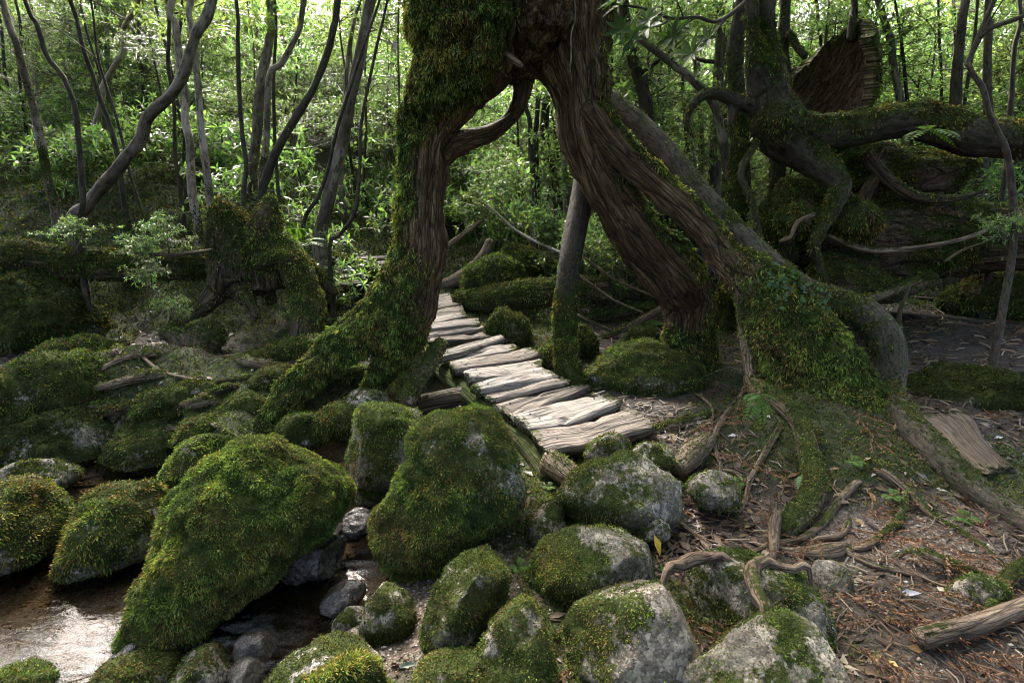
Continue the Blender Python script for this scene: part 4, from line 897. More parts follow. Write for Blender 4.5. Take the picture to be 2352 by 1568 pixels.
def leaf_cols(n, rnd, bright=1.0, yellow=.1):
    t = rnd.random(n)**1.3; C = LC[0]*(1-t)[:, None]+LC[2]*t[:, None]
    C[rnd.random(n) < yellow] = LC[3]; return C*bright*(.8+.4*rnd.random((n, 1)))
def whorl(Pt, ax, n, Ln, rnd, spread=.55):
    """n leaves fanned round a shoot tip"""
    a = np.linspace(0, 2*pi, n, endpoint=False)+rnd.random()*6; ref = np.array([.3, .5, .8]); u = np.cross(ax, ref); u /= np.linalg.norm(u)+1e-9; v = np.cross(ax, u)
    D = ax*(.25+.3*rnd.random(n))[:, None]+(u*np.cos(a)[:, None]+v*np.sin(a)[:, None])*(.8+.3*rnd.random(n))[:, None]
    D /= np.linalg.norm(D, axis=1)[:, None]
    return np.repeat(Pt[None], n, 0), D, np.repeat(ax[None], n, 0)+rnd.normal(size=(n, 3))*.15, Ln*(.7+.5*rnd.random(n))
def cloud_mesh(name, seed, rx=.85, rz=.5, nspray=34, ll=.075, nl=11, tiers=True):
    rnd = np.random.default_rng(seed); Ps, Ds, Ns, Ls = [], [], [], []; tw = []
    for i in range(nspray):
        d = rnd.normal(size=3); d /= np.linalg.norm(d); r = rnd.random()**.45
        c = d*r*np.array([rx, rx, rz]); az = math.atan2(c[1], c[0])+rnd.normal()*.7; ln = .28+.3*rnd.random()
        ax = np.array([cos(az), sin(az), .12+.25*rnd.normal()]); ax /= np.linalg.norm(ax)
        start = c-ax*ln*.6; tw.append((start*.8, start+ax*ln)); upv = np.array([0, 0, 1.])+rnd.normal(size=3)*.22
        side = np.cross(ax, upv); side /= np.linalg.norm(side)
        for sgn in (-1, 1):
            k = nl//2; t = (np.arange(k)+.3+.4*rnd.random(k))/k
            Ps.append(start+ax*(ln*t)[:, None]); dd = ax*.55+sgn*side*(.8+.25*rnd.random(k))[:, None]+rnd.normal(size=(k, 3))*.18
            Ds.append(dd/np.linalg.norm(dd, axis=1)[:, None]); Ns.append(np.repeat(upv[None], k, 0)+rnd.normal(size=(k, 3))*.35); Ls.append(ll*(.6+.6*rnd.random(k)))
        for j in range(3):                                 # side shoots ending in a fan
            t0 = rnd.random(); b0 = start+ax*ln*t0; q = ax*.6+side*rnd.choice([-1, 1])*(.5+.5*rnd.random())+rnd.normal(size=3)*.25; q /= np.linalg.norm(q)
            e = b0+q*(.08+.14*rnd.random()); tw.append((b0, e)); wv = whorl(e, q, int(rnd.integers(4, 8)), ll, rnd); Ps.append(wv[0]); Ds.append(wv[1]); Ns.append(np.array([0, 0, 1.])+rnd.normal(size=wv[1].shape)*.4); Ls.append(wv[3])
        wv = whorl(start+ax*ln, ax, 6, ll*1.1, rnd); Ps.append(wv[0]); Ds.append(wv[1]); Ns.append(np.array([0, 0, 1.])+rnd.normal(size=wv[1].shape)*.4); Ls.append(wv[3])
    Ps, Ds, Ns, Ls = np.vstack(Ps), np.vstack(Ds), np.vstack(Ns), np.concatenate(Ls)
    Ns /= np.linalg.norm(Ns, axis=1)[:, None]; C = leaf_cols(len(Ps), rnd)
    V, F, Cc = leaf_quads(Ps, Ds, Ns, Ls, Ls*.36, C)
    VV, FF, CC = [V], [F], [Cc]; o = len(V)
    for a, b_ in tw:
        q = tube(np.array([[*a, .0045], [*(a*.4+b_*.6+rnd.normal(size=3)*.02), .0035], [*b_, .0015]]), 4, .12, 0, 0, cap=False)
        VV.append(q['v']); FF.append(np.vstack([q['f4'][:, [0, 1, 2]], q['f4'][:, [0, 2, 3]]])+o); CC.append(np.tile([.04, .032, .022], (len(q['v']), 1))); o += len(q['v'])
    ob = mk(name, np.vstack(VV), np.vstack(FF), M_LEAF, None, smooth=False, cols=np.vstack(CC)); me = ob.data
    bpy.data.objects.remove(ob); return me
CLOUDS = [cloud_mesh('leaf_sprays', 300+i, .8+.1*(i % 3), .42+.08*(i % 2), 30+4*(i % 3), .072+.008*(i % 3)) for i in range(8)]
SMALL = [cloud_mesh('small_leaf_sprays', 330+i, .75, .45, 44, .048, 12) for i in range(4)]
SHRUB = [cloud_mesh('shrub_leaves', 350+i, .42, .3, 10, .085, 9) for i in range(4)]
def put_cloud(me, parent, loc, scale, rz, rnd, name='crown'):
    o = bpy.data.objects.new(name, me); link(o, parent); b0 = np.array(parent.matrix_basis.translation)
    o.location = tuple(np.asarray(loc)-b0); o.scale = (scale*(.9+.3*rnd.random()), scale*(.9+.3*rnd.random()), scale*(.85+.4*rnd.random()))
    o.rotation_euler = (rnd.normal()*.18, rnd.normal()*.18, rz); o['kind'] = 'stuff'; return o

def bgtree(label, pts, y, wpx, mat, mossy=.3, crowns=3, seed=0, group=None, y2=None, clouds=None, cs=1.0, lo=.35, twigs=True, reach=.7, nofoot=False):
    """pts: traced (u,v) from the top down; the foot is carried on to the ground"""
    rnd = np.random.default_rng(seed+900); k = len(pts); y2 = y if y2 is None else y2
    nd = N([(u, v, y+(y2-y)*(1-i/(k-1)), wpx*(.8+.3*i/(k-1))) for i, (u, v) in enumerate(pts)])
    d = nd[0]-nd[1]; top = nd[0].copy(); top[:3] = nd[0, :3]+d[:3]/np.linalg.norm(d[:3])*1.2+np.array([rnd.normal()*.2, rnd.normal()*.2, .3]); top[3] *= .75
    foot = nd[-1].copy(); gz_ = h1(foot[0], foot[1])
    if nd[0, 2] > nd[-1, 2]:
        lst = [top, *nd]
        if foot[2] > gz_ and not nofoot: 
            f2 = foot.copy(); f2[2] = gz_-.12; f2[3] *= 1.35; lst.append(f2)
    else: lst = list(nd)
    nd = np.array(lst)[::-1]                              # from the foot up
    t = thing('tree', label, 'tree', tuple(nd[0, :3]), group)
    q = tube(nd, 14, .05, .17, seed, nfreq=3.2); Nn = vnormals(q['v'], q['f4'], q['f3'])
    hh = q['v'][:, 2]-nd[0, 2]; wv = np.clip(mossy*1.2-.28*hh+.75*fbm(q['v'], 2.6, 3, seed)+.25*Nn[:, 2], 0, 1)
    mk('trunk', q['v'], [q['f4'], q['f3']], mat, t, attrs={'grain': q['grain'], 'moss': wv})
    if mossy > 0: moss(t, q['v'], q['f4'], q['f3'], wv, seed, ln=.025, dens=.4, bright=.8, maxn=6000)
    s = q['s']; L = q['L']/q['L'][-1]
    for c in range(crowns):
        f = lo+(1-lo)*(c+.5+.4*rnd.random())/max(crowns, 1); i = min(len(s)-1, int(np.searchsorted(L, f))); p0 = s[i, :3]
        az = rnd.random()*2*pi; off = np.array([cos(az), sin(az)*.8, .1+.45*rnd.random()])*reach*(.6+.7*rnd.random()); p1 = p0+off
        bq = tube(np.array([[*p0, s[i, 3]*.4+.003], [*(p0*.5+p1*.5+np.array([0, 0, -.05])+rnd.normal(size=3)*.05), s[i, 3]*.25+.003], [*p1, .004]]), 6, .08, .1, seed+c)
        mk('branch', bq['v'], [bq['f4'], bq['f3']], mat, t, attrs={'grain': bq['grain'], 'moss': np.zeros(len(bq['v']))})
        cl = clouds or CLOUDS; put_cloud(cl[rnd.integers(len(cl))], t, p1, cs*(.75+.5*rnd.random()), rnd.random()*6.3, rnd)
    return t
TR = [('pale brown trunk slanting steeply from the left thicket to the top edge', [(487, 0), (450, 80), (421, 172), (388, 223), (340, 271), (322, 322), (271, 388), (234, 428), (200, 472), (165, 530)], 6.8, 27, M_BARK, .25, 3),
 ('thin dark trunk with kinked bends near the left edge', [(57, 0), (84, 55), (108, 128), (146, 179), (172, 249), (179, 311), (187, 403), (190, 469), (179, 549)], 6.4, 12, M_BARKD, .15, 3),
 ('mossy-footed trunk leaning at the far left', [(15, 37), (37, 99), (55, 168), (70, 220), (92, 311), (106, 395), (125, 469), (132, 525)], 7.3, 18, M_BARK, .7, 3),
 ('dark slim trunk crossing behind the slanting one', [(165, 11), (179, 62), (194, 121), (216, 183), (227, 220), (249, 278), (271, 359), (280, 430)], 8.2, 11, M_BARKD, .2, 3),
 ('pale twisting trunk with a zigzag top on the left', [(319, 0), (293, 48), (278, 84), (286, 117), (262, 155), (236, 200), (234, 230), (220, 282), (205, 330), (199, 400)], 9.0, 13, M_BARKP, .3, 3),
 ('blotched trunk with ivy foot, left of a slimmer twin', [(395, 0), (403, 55), (410, 121), (425, 220), (425, 275), (436, 330), (439, 421), (454, 520)], 7.9, 18, M_BARKP, .45, 3),
 ('blotched upright trunk just left of the tall stump', [(439, 0), (438, 55), (450, 146), (458, 238), (461, 293), (472, 366), (480, 440), (492, 530)], 7.5, 16, M_BARKP, .4, 3),
 ('thin dark upright stem between the blotched trunks', [(383, 0), (388, 84), (386, 146), (399, 234), (401, 311), (403, 366), (414, 439), (421, 500)], 8.4, 9, M_BARKD, .3, 2),
 ('dark slender stem rising straight behind the tall stump', [(542, 0), (546, 92), (549, 205), (557, 311), (566, 385), (560, 470)], 7.2, 10, M_BARKD, .2, 3),
 ('thick grey trunk with dark wet foot behind the tall stump', [(619, 0), (619, 92), (600, 183), (590, 311), (578, 420)], 8.6, 22, M_BARK, .5, 3),
 ('mossy trunk with an elbow right of the thick grey one', [(699, 0), (688, 66), (669, 106), (647, 146), (618, 180), (612, 330), (600, 440)], 8.0, 14, M_BARK, .55, 3),
 ('curved dark trunk sweeping up to the right behind the stump', [(776, 0), (765, 66), (750, 128), (721, 201), (699, 238), (666, 293), (633, 352), (614, 403), (603, 470)], 7.4, 18, M_BARKD, .4, 3),
 ('stout straight trunk tilting right, left of the arch', [(852, 0), (841, 55), (823, 146), (801, 238), (787, 330), (765, 403), (750, 476), (735, 555)], 7.5, 29, M_BARK, .35, 3),
 ('slim trunk hugging the stout tilting one', [(827, 0), (809, 73), (798, 146), (794, 220), (780, 320)], 9.8, 11, M_BARK, .2, 3),
 ('thin dark pole leaning left of the stout tilting trunk', [(783, 267), (754, 385), (732, 450), (695, 530)], 7.1, 9, M_BARKD, .1, 0),
 ('thin curving sapling stem right of the stout tilting trunk', [(835, 250), (827, 366), (823, 439), (812, 494), (779, 542), (757, 570)], 6.9, 9, M_BARKD, .2, 1),
 ('far pale trunk just left of the arch crown', [(917, 0), (911, 73), (893, 183), (880, 300)], 13., 14, M_BARKP, .1, 4),
 ('thin trunk seen through the arch, leftmost of three', [(1195, 120), (1201, 220), (1216, 275), (1219, 348), (1226, 440)], 9.2, 11, M_BARKD, .2, 2),
 ('slim trunk seen through the arch, middle of three', [(1243, 100), (1237, 205), (1234, 256), (1230, 330), (1237, 450)], 9.3, 11, M_BARKD, .2, 2),
 ('thick mossy trunk seen through the arch, right of two thin ones', [(1258, 110), (1255, 227), (1250, 293), (1260, 366), (1274, 439), (1284, 500)], 10., 22, M_BARKD, .35, 3),
 ('dark ferny trunk just right of the arch crown', [(1432, 0), (1443, 73), (1457, 146), (1479, 220), (1487, 264), (1500, 400), (1505, 480)], 8.0, 30, M_BARKD, .5, 3),
 ('mossy trunk arching down to the right behind the leaning tree', [(1400, 30), (1479, 95), (1530, 136), (1578, 172), (1612, 206), (1640, 240), (1655, 290), (1668, 360), (1684, 450), (1700, 530)], 7.3, 20, M_BARK, .6, 2),
 ('stout upright trunk left of the crooked dark tree', [(1649, 0), (1653, 110), (1649, 205), (1645, 330), (1640, 460)], 8.8, 27, M_BARK, .2, 3),
 ('slim trunk touching the stout upright one on its right', [(1667, 0), (1667, 120), (1668, 220), (1668, 420)], 10., 14, M_BARK, .1, 3),
 ('short shaggy trunk thick with golden moss behind the crooked tree', [(1704, 10), (1692, 80), (1690, 150), (1695, 240), (1700, 330)], 6.7, 38, M_BARKD, 1.1, 0),
 ('mossy trunk right of the crooked dark stems', [(1805, 0), (1800, 73), (1796, 130), (1800, 240)], 6.9, 28, M_BARKD, .9, 2),
 ('small trunk sprouting from the top of the broken shell stump', [(1962, 0), (1960, 30), (1958, 60), (1956, 95)], 6.75, 19, M_BARKD, .2, 2),
 ('leaning trunk right of the broken shell stump', [(2016, 0), (2028, 40), (2044, 92), (2055, 165), (2070, 242), (2080, 330)], 8.6, 17, M_BARK, .2, 3),
 ('dark rough trunk standing above the horizontal limb', [(2218, 0), (2205, 92), (2198, 165), (2195, 264), (2190, 350)], 7.9, 23, M_BARKD, .3, 3),
 ('smooth trunk right of the dark rough one', [(2270, 0), (2271, 55), (2268, 128), (2268, 220), (2266, 330)], 7.8, 17, M_BARKS, .1, 3),
 ('forked smooth sapling in front of the giant log at the right edge', [(2246, 88), (2227, 154), (2257, 201), (2271, 256), (2293, 304), (2312, 348), (2323, 421), (2330, 513), (2323, 600)], 4.8, 14, M_BARKS, .15, 1),
 ('thin straight stem at the right edge', [(2341, 0), (2330, 110), (2323, 220), (2315, 311), (2310, 400)], 6.4, 11, M_BARKD, .1, 2),
 ('trunk cut by the right edge behind the thin stem', [(2352, 60), (2350, 160), (2342, 290), (2340, 400)], 8.8, 21, M_BARKD, .2, 3),
 ('massive stringy-barked cedar far behind the left thicket', [(322, -40), (336, 120), (346, 220), (352, 330)], 13.5, 58, M_BARK, .15, 3)]
for i, (lb, pts, y, wp, mt, ms, cr) in enumerate(TR): bgtree(lb, pts, y, wp, mt, ms, min(cr, 1) if y < 8.3 and pts[0][0] < 900 else cr, 400+i*3, lo=.78 if y < 8 else .45, nofoot='shell' in lb and 'sprouting' in lb)
# understory trees filling the thicket
rnd = np.random.default_rng(55); cnt = 0; tries = 0
def place_of(u):
    for lim, w_ in ((160, 'at the left edge'), (330, 'behind the slanting trunk'), (500, 'behind the blotched trunks'), (700, 'behind the tall stump'), (920, 'around the stout tilting trunk'), (1100, 'left of the arch opening'), (1290, 'seen through the arch'), (1420, 'behind the right arch leg'), (1560, 'around the dark ferny trunk'), (1720, 'around the stout upright trunk'), (1860, 'behind the crooked dark tree'), (2020, 'behind the broken shell stump'), (2180, 'above the horizontal limb'), (9999, 'at the right edge')):
        if u < lim: return w_
while cnt < 220 and tries < 4000:
    tries += 1
    y = 8.6+13*rnd.random()**1.4 if cnt < 90 else rnd.uniform(12, 28); u = rnd.uniform(-120, 2470) if cnt < 160 else rnd.uniform(-120, 1350); x = P(u, 600, y)[0]; gz_ = h1(x, y)
    if abs(x+.7+(y-7)*.1) < 1.0 and y < 10.5: continue
    if u < 1000 and y < 10.2: continue
    hgt = rnd.uniform(2.2, 5.5); r0 = rnd.uniform(.018, .05); mi = int(rnd.integers(3)); t = thing('tree', ('thin brown', 'thin dark', 'thin pale')[mi]+('' if y < 12 else ' distant')+' understory tree '+place_of(u), 'tree', (x, y, gz_), 'understory trees of the thicket')
    nd = [[x, y, gz_-.1, r0*1.3]]; px_, py_ = x, y; lx, ly = rnd.normal()*.12, rnd.normal()*.08
    for k in range(1, 6):
        px_ += lx*hgt/5+rnd.normal()*.06; py_ += ly*hgt/5; nd.append([px_, py_, gz_+hgt*k/5, r0*(1.1-.16*k)])
    q = tube(np.array(nd), 7, .14, .1, cnt); mt = (M_BARK, M_BARKD, M_BARKP)[mi]
    mk('trunk', q['v'], [q['f4'], q['f3']], mt, t, attrs={'grain': q['grain'], 'moss': np.clip(.5-.3*(q['v'][:, 2]-gz_), 0, 1)})
    nb = int(rnd.integers(3, 6)); cl = CLOUDS if rnd.random() < .6 else SMALL
    for k in range(nb):
        f = .2+.8*(k+rnd.random()*.6)/nb; i = min(len(q['s'])-1, int(f*len(q['s']))); p0 = q['s'][i, :3]; az = rnd.random()*2*pi
        p1 = p0+np.array([cos(az), sin(az), .25])*rnd.uniform(.3, .9)
        bq = tube(np.array([[*p0, .012], [*(p0*.5+p1*.5+rnd.normal(size=3)*.05), .008], [*p1, .004]]), 5, .1, .1, k)
        mk('branch', bq['v'], [bq['f4'], bq['f3']], mt, t, attrs={'grain': bq['grain'], 'moss': np.zeros(len(bq['v']))})
        put_cloud(cl[rnd.integers(len(cl))], t, p1, rnd.uniform(.8, 1.4)*(1+.03*max(0, y-12)), rnd.random()*6.3, rnd)
    cnt += 1
for k, p1 in enumerate(((2.2, 5.4, 4.7), (3.2, 6.2, 4.9), (2.7, 4.7, 5.2), (3.6, 4.2, 5.4), (1.5, 6.2, 5.1), (2.0, 3.8, 5.6), (.95, 7.0, 5.2), (1.7, 7.5, 5.0), (.5, 6.5, 5.5), (2.6, 7.2, 5.3))):  # unseen crown added above the frame to shade the right foreground
    p1 = np.array(p1); bq = tube(np.array([[*rtop, .06], [*((rtop+p1)/2+np.array([0, 0, .25])), .04], [*p1, .01]]), 7, .15, .1, k)
    mk('branch', bq['v'], [bq['f4'], bq['f3']], M_BARKD, rtree, attrs={'grain': bq['grain'], 'moss': np.zeros(len(bq['v']))})
    put_cloud(CLOUDS[k % 8], rtree, p1, 1.5, k*1.3, rnd)
# unseen trees added round the camera to shade the foreground and cut water glare
rc = np.random.default_rng(88)
for i, (x, y, hgt) in enumerate(((3.9, .6, 6.), (1.2, -2.2, 6.), (-1.8, -2.8, 6.), (4.0, -2.0, 6.5), (9.5, 2.0, 7.), (-7.4, 6.6, 5.5), (-9.6, 9.8, 7.), (-7.0, 3.4, 6.5))):
    gz_ = h1(x, y); t = thing('tree', ('unseen tall shade tree beside the camera, right of the gravel', 'unseen tall shade tree close behind the camera', 'unseen tall shade tree behind the camera to the left', 'unseen tall shade tree behind the camera to the right', 'unseen tall shade tree far beyond the right edge', 'unseen tall screening tree just beyond the left edge', 'unseen tall screening tree far beyond the left edge', 'unseen tall screening tree left of the brook')[i], 'tree', (x, y, gz_))
    q = tube(np.array([[x, y, gz_-.2, .16], [x+.1, y+.1, gz_+hgt*.35, .12], [x-.1, y+.15, gz_+hgt*.7, .09], [x, y, gz_+hgt, .05]]), 12, .2, .1, i)
    mk('trunk', q['v'], [q['f4'], q['f3']], M_BARK, t, attrs={'grain': q['grain'], 'moss': np.clip(.6-.3*(q['v'][:, 2]-gz_), 0, 1)})
    for k in range(9):
        az = rc.random()*6.3; r_ = rc.uniform(.6, 2.6); p1 = np.array([x+cos(az)*r_, y+sin(az)*r_, gz_+hgt*rc.uniform(.68, 1.1)])
        bq = tube(np.array([[x, y, gz_+hgt*.6, .04], [*((np.array([x, y, gz_+hgt*.65])+p1)/2), .03], [*p1, .01]]), 6, .2, .1, k); mk('branch', bq['v'], [bq['f4'], bq['f3']], M_BARK, t, attrs={'grain': bq['grain'], 'moss': np.zeros(len(bq['v']))})
        put_cloud(CLOUDS[rc.integers(8)], t, p1, rc.uniform(1.5, 2.1), az, rc)
rs = np.random.default_rng(97)
for i in range(64):
    u = rs.uniform(-30, 2380); y = rs.uniform(7.4, 12.5); x = P(u, 600, y)[0]
    if abs(x+.7) < 1.0 and y < 9.5: continue
    gz_ = h1(x, y); hgt = rs.uniform(3.6, 5.2); r0 = rs.uniform(.010, .028); lx = rs.normal()*.10; mi = int(rs.integers(3)); mt = (M_BARK, M_BARKD, M_BARKD)[mi]
    t = thing('tree', ('slim straight brown' if mi == 0 else 'slim straight dark')+' stem '+place_of(u), 'tree', (x, y, gz_), 'slim stems of the thicket')
    nd = [[x+lx*hgt*k/6+rs.normal()*.025, y+rs.normal()*.02, gz_-.1+hgt*k/6, r0*(1.3-.12*k)] for k in range(7)]
    q = tube(np.array(nd), 7, .12, .12, i, nfreq=3); mw = np.clip(.75-.35*(q['v'][:, 2]-gz_)+.4*fbm(q['v'], 3, 2, i), 0, 1)
    mk('trunk', q['v'], [q['f4'], q['f3']], mt, t, attrs={'grain': q['grain'], 'moss': mw})
    for k in range(int(rs.integers(2, 5))):
        p0 = q['s'][int(len(q['s'])*rs.uniform(.25, .95)), :3]; az = rs.random()*6.3; L_ = rs.uniform(.3, .9); p1 = p0+np.array([cos(az)*L_, sin(az)*L_, L_*rs.uniform(.1, .8)])
        bq = tube(np.array([[*p0, r0*.5], [*((p0+p1)/2+rs.normal(size=3)*.06), r0*.35], [*p1, .002]]), 5, .09, .1, k); mk('branch', bq['v'], [bq['f4'], bq['f3']], mt, t, attrs={'grain': bq['grain'], 'moss': np.zeros(len(bq['v']))})
        if k == 0: put_cloud(SMALL[rs.integers(4)], t, p1, rs.uniform(.5, .9), az, rs)
# low shrubs
def shrub(x, y, sc, seed, label, group=None, n=3, z=None, me=None):
    rnd = np.random.default_rng(seed); z = h1(x, y) if z is None else z
    t = thing('shrub', label, 'shrub', (x, y, z), group)
    for k in range(n):
        az = rnd.random()*6.3; p1 = np.array([x+cos(az)*.25*sc, y+sin(az)*.2*sc, z+(.25+.35*rnd.random())*sc])
        bq = tube(np.array([[x+rnd.normal()*.03, y, z-.05, .006*sc+.002], [*((np.array([x, y, z])+p1)/2+rnd.normal(size=3)*.04*sc), .005], [*p1, .003]]), 5, .06, .1, k)
        mk('stem', bq['v'], [bq['f4'], bq['f3']], M_BARK, t, attrs={'grain': bq['grain'], 'moss': np.zeros(len(bq['v']))})
        put_cloud((me or SHRUB)[rnd.integers(len(me or SHRUB))], t, p1, sc*rnd.uniform(.7, 1.2), az, rnd, 'leaves')
    return t
for k in range(60):
    y = 7.6+6*rnd.random(); u = rnd.uniform(-80, 2430); x = P(u, 600, y)[0]
    if abs(x+.75) < .85 and y < 9.5: continue
    shrub(x, y, rnd.uniform(.9, 1.7), 600+k, ('low leafy shrub ' if y < 10.5 else 'farther low shrub ')+place_of(u), 'low shrubs of the thicket')
for k, (u, v, y, sc, lb) in enumerate(((300, 560, 6.1, .5, 'bright leafy sprout growing over the long mossy log'), (170, 545, 6.2, .45, 'leafy sprout left of the slanting trunk foot'), (375, 545, 6.2, .5, 'leafy sprout against the dark hollow by the stump'), (345, 640, 5.9, .45, 'small sprout hanging below the long mossy log'), (395, 702, 5.8, .35, 'tiny three-leaved sprout on the left litter'), (1365, 560, 6.6, .7, 'glossy shrub beside the slender grey trunk'), (1420, 590, 7.0, .9, 'leafy shrub in the gully behind the slender trunk'), (2318, 520, 4.7, .3, 'pale sprig on the forked sapling at right'), (1230, 540, 8.3, .9, 'bush seen through the arch'), (1095, 520, 9.2, 1.2, 'bush beyond the forked driftwood'))):
    p0 = P(u, v, y); shrub(p0[0], p0[1], sc, 680+k, lb, None, 3, p0[2]-.3*sc)
# rhododendron spray reaching in at the top, right of the arch
t = thing('leafy_branch', 'dark glossy-leaved branch reaching in at the top beside the arch', 'branch', tuple(P(1660, 60, 4.6)))
main = N([(1760, -40, 5.0, 9), (1660, 45, 4.7, 9), (1600, 40, 4.5, 8), (1540, 42, 4.4, 7), (1480, 20, 4.3, 6), (1405, 8, 4.2, 5)])
subs = [N([(1600, 40, 4.5, 5), (1570, 60, 4.4, 4), (1545, 85, 4.3, 3)]), N([(1540, 42, 4.4, 5), (1515, 60, 4.3, 4), (1490, 62, 4.2, 3)]), N([(1570, 40, 4.45, 4), (1560, 15, 4.35, 3), (1548, -8, 4.3, 3)]), N([(1480, 20, 4.3, 4), (1455, 45, 4.2, 3), (1442, 70, 4.15, 2)]), N([(1660, 45, 4.7, 4), (1640, 80, 4.5, 3), (1610, 98, 4.4, 2)])]
for k, e in enumerate([main]+subs):
    q = tube(e, 7, .05, .1, k); mk('twig', q['v'], [q['f4'], q['f3']], M_BARKD, t, attrs={'grain': q['grain'], 'moss': np.zeros(len(q['v']))})
Ps, Ds, Ns, Ls = [], [], [], []
for e in subs+[main]:
    for f in (1.0, .7):
        p1 = e[-1, :3]*f+e[-2, :3]*(1-f); ax = e[-1, :3]-e[-2, :3]; ax = ax/np.linalg.norm(ax)*.6+np.array([0, 0, .5]); ax /= np.linalg.norm(ax)
        wv = whorl(p1+rnd.normal(size=3)*.03, ax, 8, .15, rnd); Ps.append(wv[0]); Ds.append(wv[1]); Ns.append(wv[2]); Ls.append(wv[3])
Ps, Ds, Ns, Ls = np.vstack(Ps), np.vstack(Ds), np.vstack(Ns), np.concatenate(Ls); Ns /= np.linalg.norm(Ns, axis=1)[:, None]
lm = leaf_quads(np.zeros((1, 3)), np.array([[1., 0, 0]]), np.array([[0, 0, 1.]]), np.array([1.]), np.array([.27]), np.ones((1, 3)))
for k in range(len(Ps)):
    V, F, C = leaf_quads(Ps[k:k+1], Ds[k:k+1], Ns[k:k+1], Ls[k:k+1], Ls[k:k+1]*.27, np.array([[.028, .055, .016]])*(.8+.6*rnd.random()))
    mk('leaf', V, F, M_FERN, t, smooth=False, cols=C)

# ------------------------------------------------------------------ ferns
def frond(base, dirv, Ln, n=12, droop=.5, wd=.36, col=(.06, .12, .02), rnd=rng):
    t = np.linspace(0, 1, n); d = np.asarray(dirv, float); d /= np.linalg.norm(d); up = np.array([0, 0, 1.])
    mid = base+d*(Ln*t)[:, None]-up*(droop*Ln*t**2)[:, None]; Tn = np.gradient(mid, axis=0); Tn /= np.linalg.norm(Tn, axis=1)[:, None]
    side = np.cross(Tn, up); side /= np.linalg.norm(side, axis=1)[:, None]+1e-9
    Ps, Ds, Ls = [], [], []
    pl_ = Ln*wd*np.sin(np.clip(t*.93+.10, 0, 1)*pi)**.8
    for s in (-1, 1):
        Ps.append(mid[1:]); dd = side[1:]*s+Tn[1:]*.45; Ds.append(dd/np.linalg.norm(dd, axis=1)[:, None]); Ls.append(pl_[1:])
    Ps, Ds, Ls = np.vstack(Ps), np.vstack(Ds), np.concatenate(Ls)
    Nm = np.cross(np.vstack([side[1:]]*2), np.vstack([Tn[1:]]*2)); Nm += rnd.normal(size=Nm.shape)*.1
    V, F, C = leaf_quads(Ps, Ds, Nm, np.maximum(Ls, .004), np.maximum(Ls, .004)*.34, np.tile(col, (len(Ps), 1))*(.8+.4*rnd.random((len(Ps), 1))), .1)
    q = tube(np.c_[mid, np.full(n, max(.0015, Ln*.006))], 4, .05, 0, 0, cap=False)
    V2 = np.vstack([V, q['v']]); F2 = np.vstack([F, np.vstack([q['f4'][:, [0, 1, 2]], q['f4'][:, [0, 2, 3]]])+len(V)]); C2 = np.vstack([C, np.tile([.06, .07, .02], (len(q['v']), 1))])
    return V2, F2, C2
def fern(label, u, v, y, Ln, dirs, col=(.06, .12, .02), group=None, lift=0):
    b_ = P(u, v, y); t = thing('fern', label, 'fern', tuple(b_), group)
    for d in dirs:
        V, F, C = frond(b_, d, Ln*(.8+.4*rng.random()), col=col); mk('frond', V, F, M_FERN, t, smooth=False, cols=C)
gp = G(1705, 985)
fern('bright green fern on the mossy root mound', 1745, 905, 3.75, .15, [(-.8, -.4, .25), (.8, -.4, .2), (-.7, -.4, -.7), (.1, -.5, -1.1), (.6, -.5, -.6)], (.075, .16, .035))
fern('small pale fern sprig against the hanging root', 1848, 1090, 3.2, .13, [(-.4, -.6, .0), (.3, -.7, -.2), (0, -.6, -.5)], (.12, .2, .09))
fern('dark fern clump at the foot of the stout tilting trunk', 690, 560, 7.0, .4, [(-1, -.3, .5), (1, -.4, .5), (.3, -.8, .4), (-.6, -.7, .3), (.8, .3, .6), (0, -.2, .8)])
fern('fern tuft on the giant fallen trunk', 2130, 300, 5.5, .3, [(-1, -.5, .1), (1, -.4, -.2), (.2, -.9, .1), (-.5, -.6, .4)])
for u, v, L_, lb in ((1190, 1300, .07, 'tiny fern between the mossy boulder and the wedge rock'), (1260, 1118, .06, 'tiny fern at the end of the first plank beam'), (1225, 1470, .07, 'tiny fern beside the ivy'), (2050, 1140, .09, 'dark fern sprig on the lower root mound'), (1960, 1060, .09, 'fern sprig in the middle of the root mound'), (1690, 1110, .08, 'little fern right of the rotten wood chunk'), (300, 930, .12, 'small fern on the left bank log'), (820, 1000, .08, 'tiny fern on the square boulder top'), (2210, 1190, .1, 'fern sprig by the corner root'), (1420, 860, .1, 'fern sprig on the mossy hump by the arch leg')):
    g = G(u, v); fern(lb, u, v, g[1]-.04, L_, [(-.8, -.3, .5), (.8, -.4, .5), (0, -.8, .4), (.3, .4, .8)], (.07, .14, .03))
for k in range(26):
    y = 6.3+3.5*rnd.random(); u = rnd.uniform(0, 2352); x = P(u, 700, y)[0]
    if abs(x+.75) < .9: continue
    t = thing('fern', 'small fern on the thicket floor '+place_of(u), 'fern', (x, y, h1(x, y)), 'ferns of the thicket floor')
    for d in range(5):
        az = rnd.random()*6.3; V, F, C = frond(np.array([x, y, h1(x, y)]), (cos(az), sin(az), .7), .35*(.7+.6*rnd.random()), col=(.05, .10, .02)); mk('frond', V, F, M_FERN, t, smooth=False, cols=C)

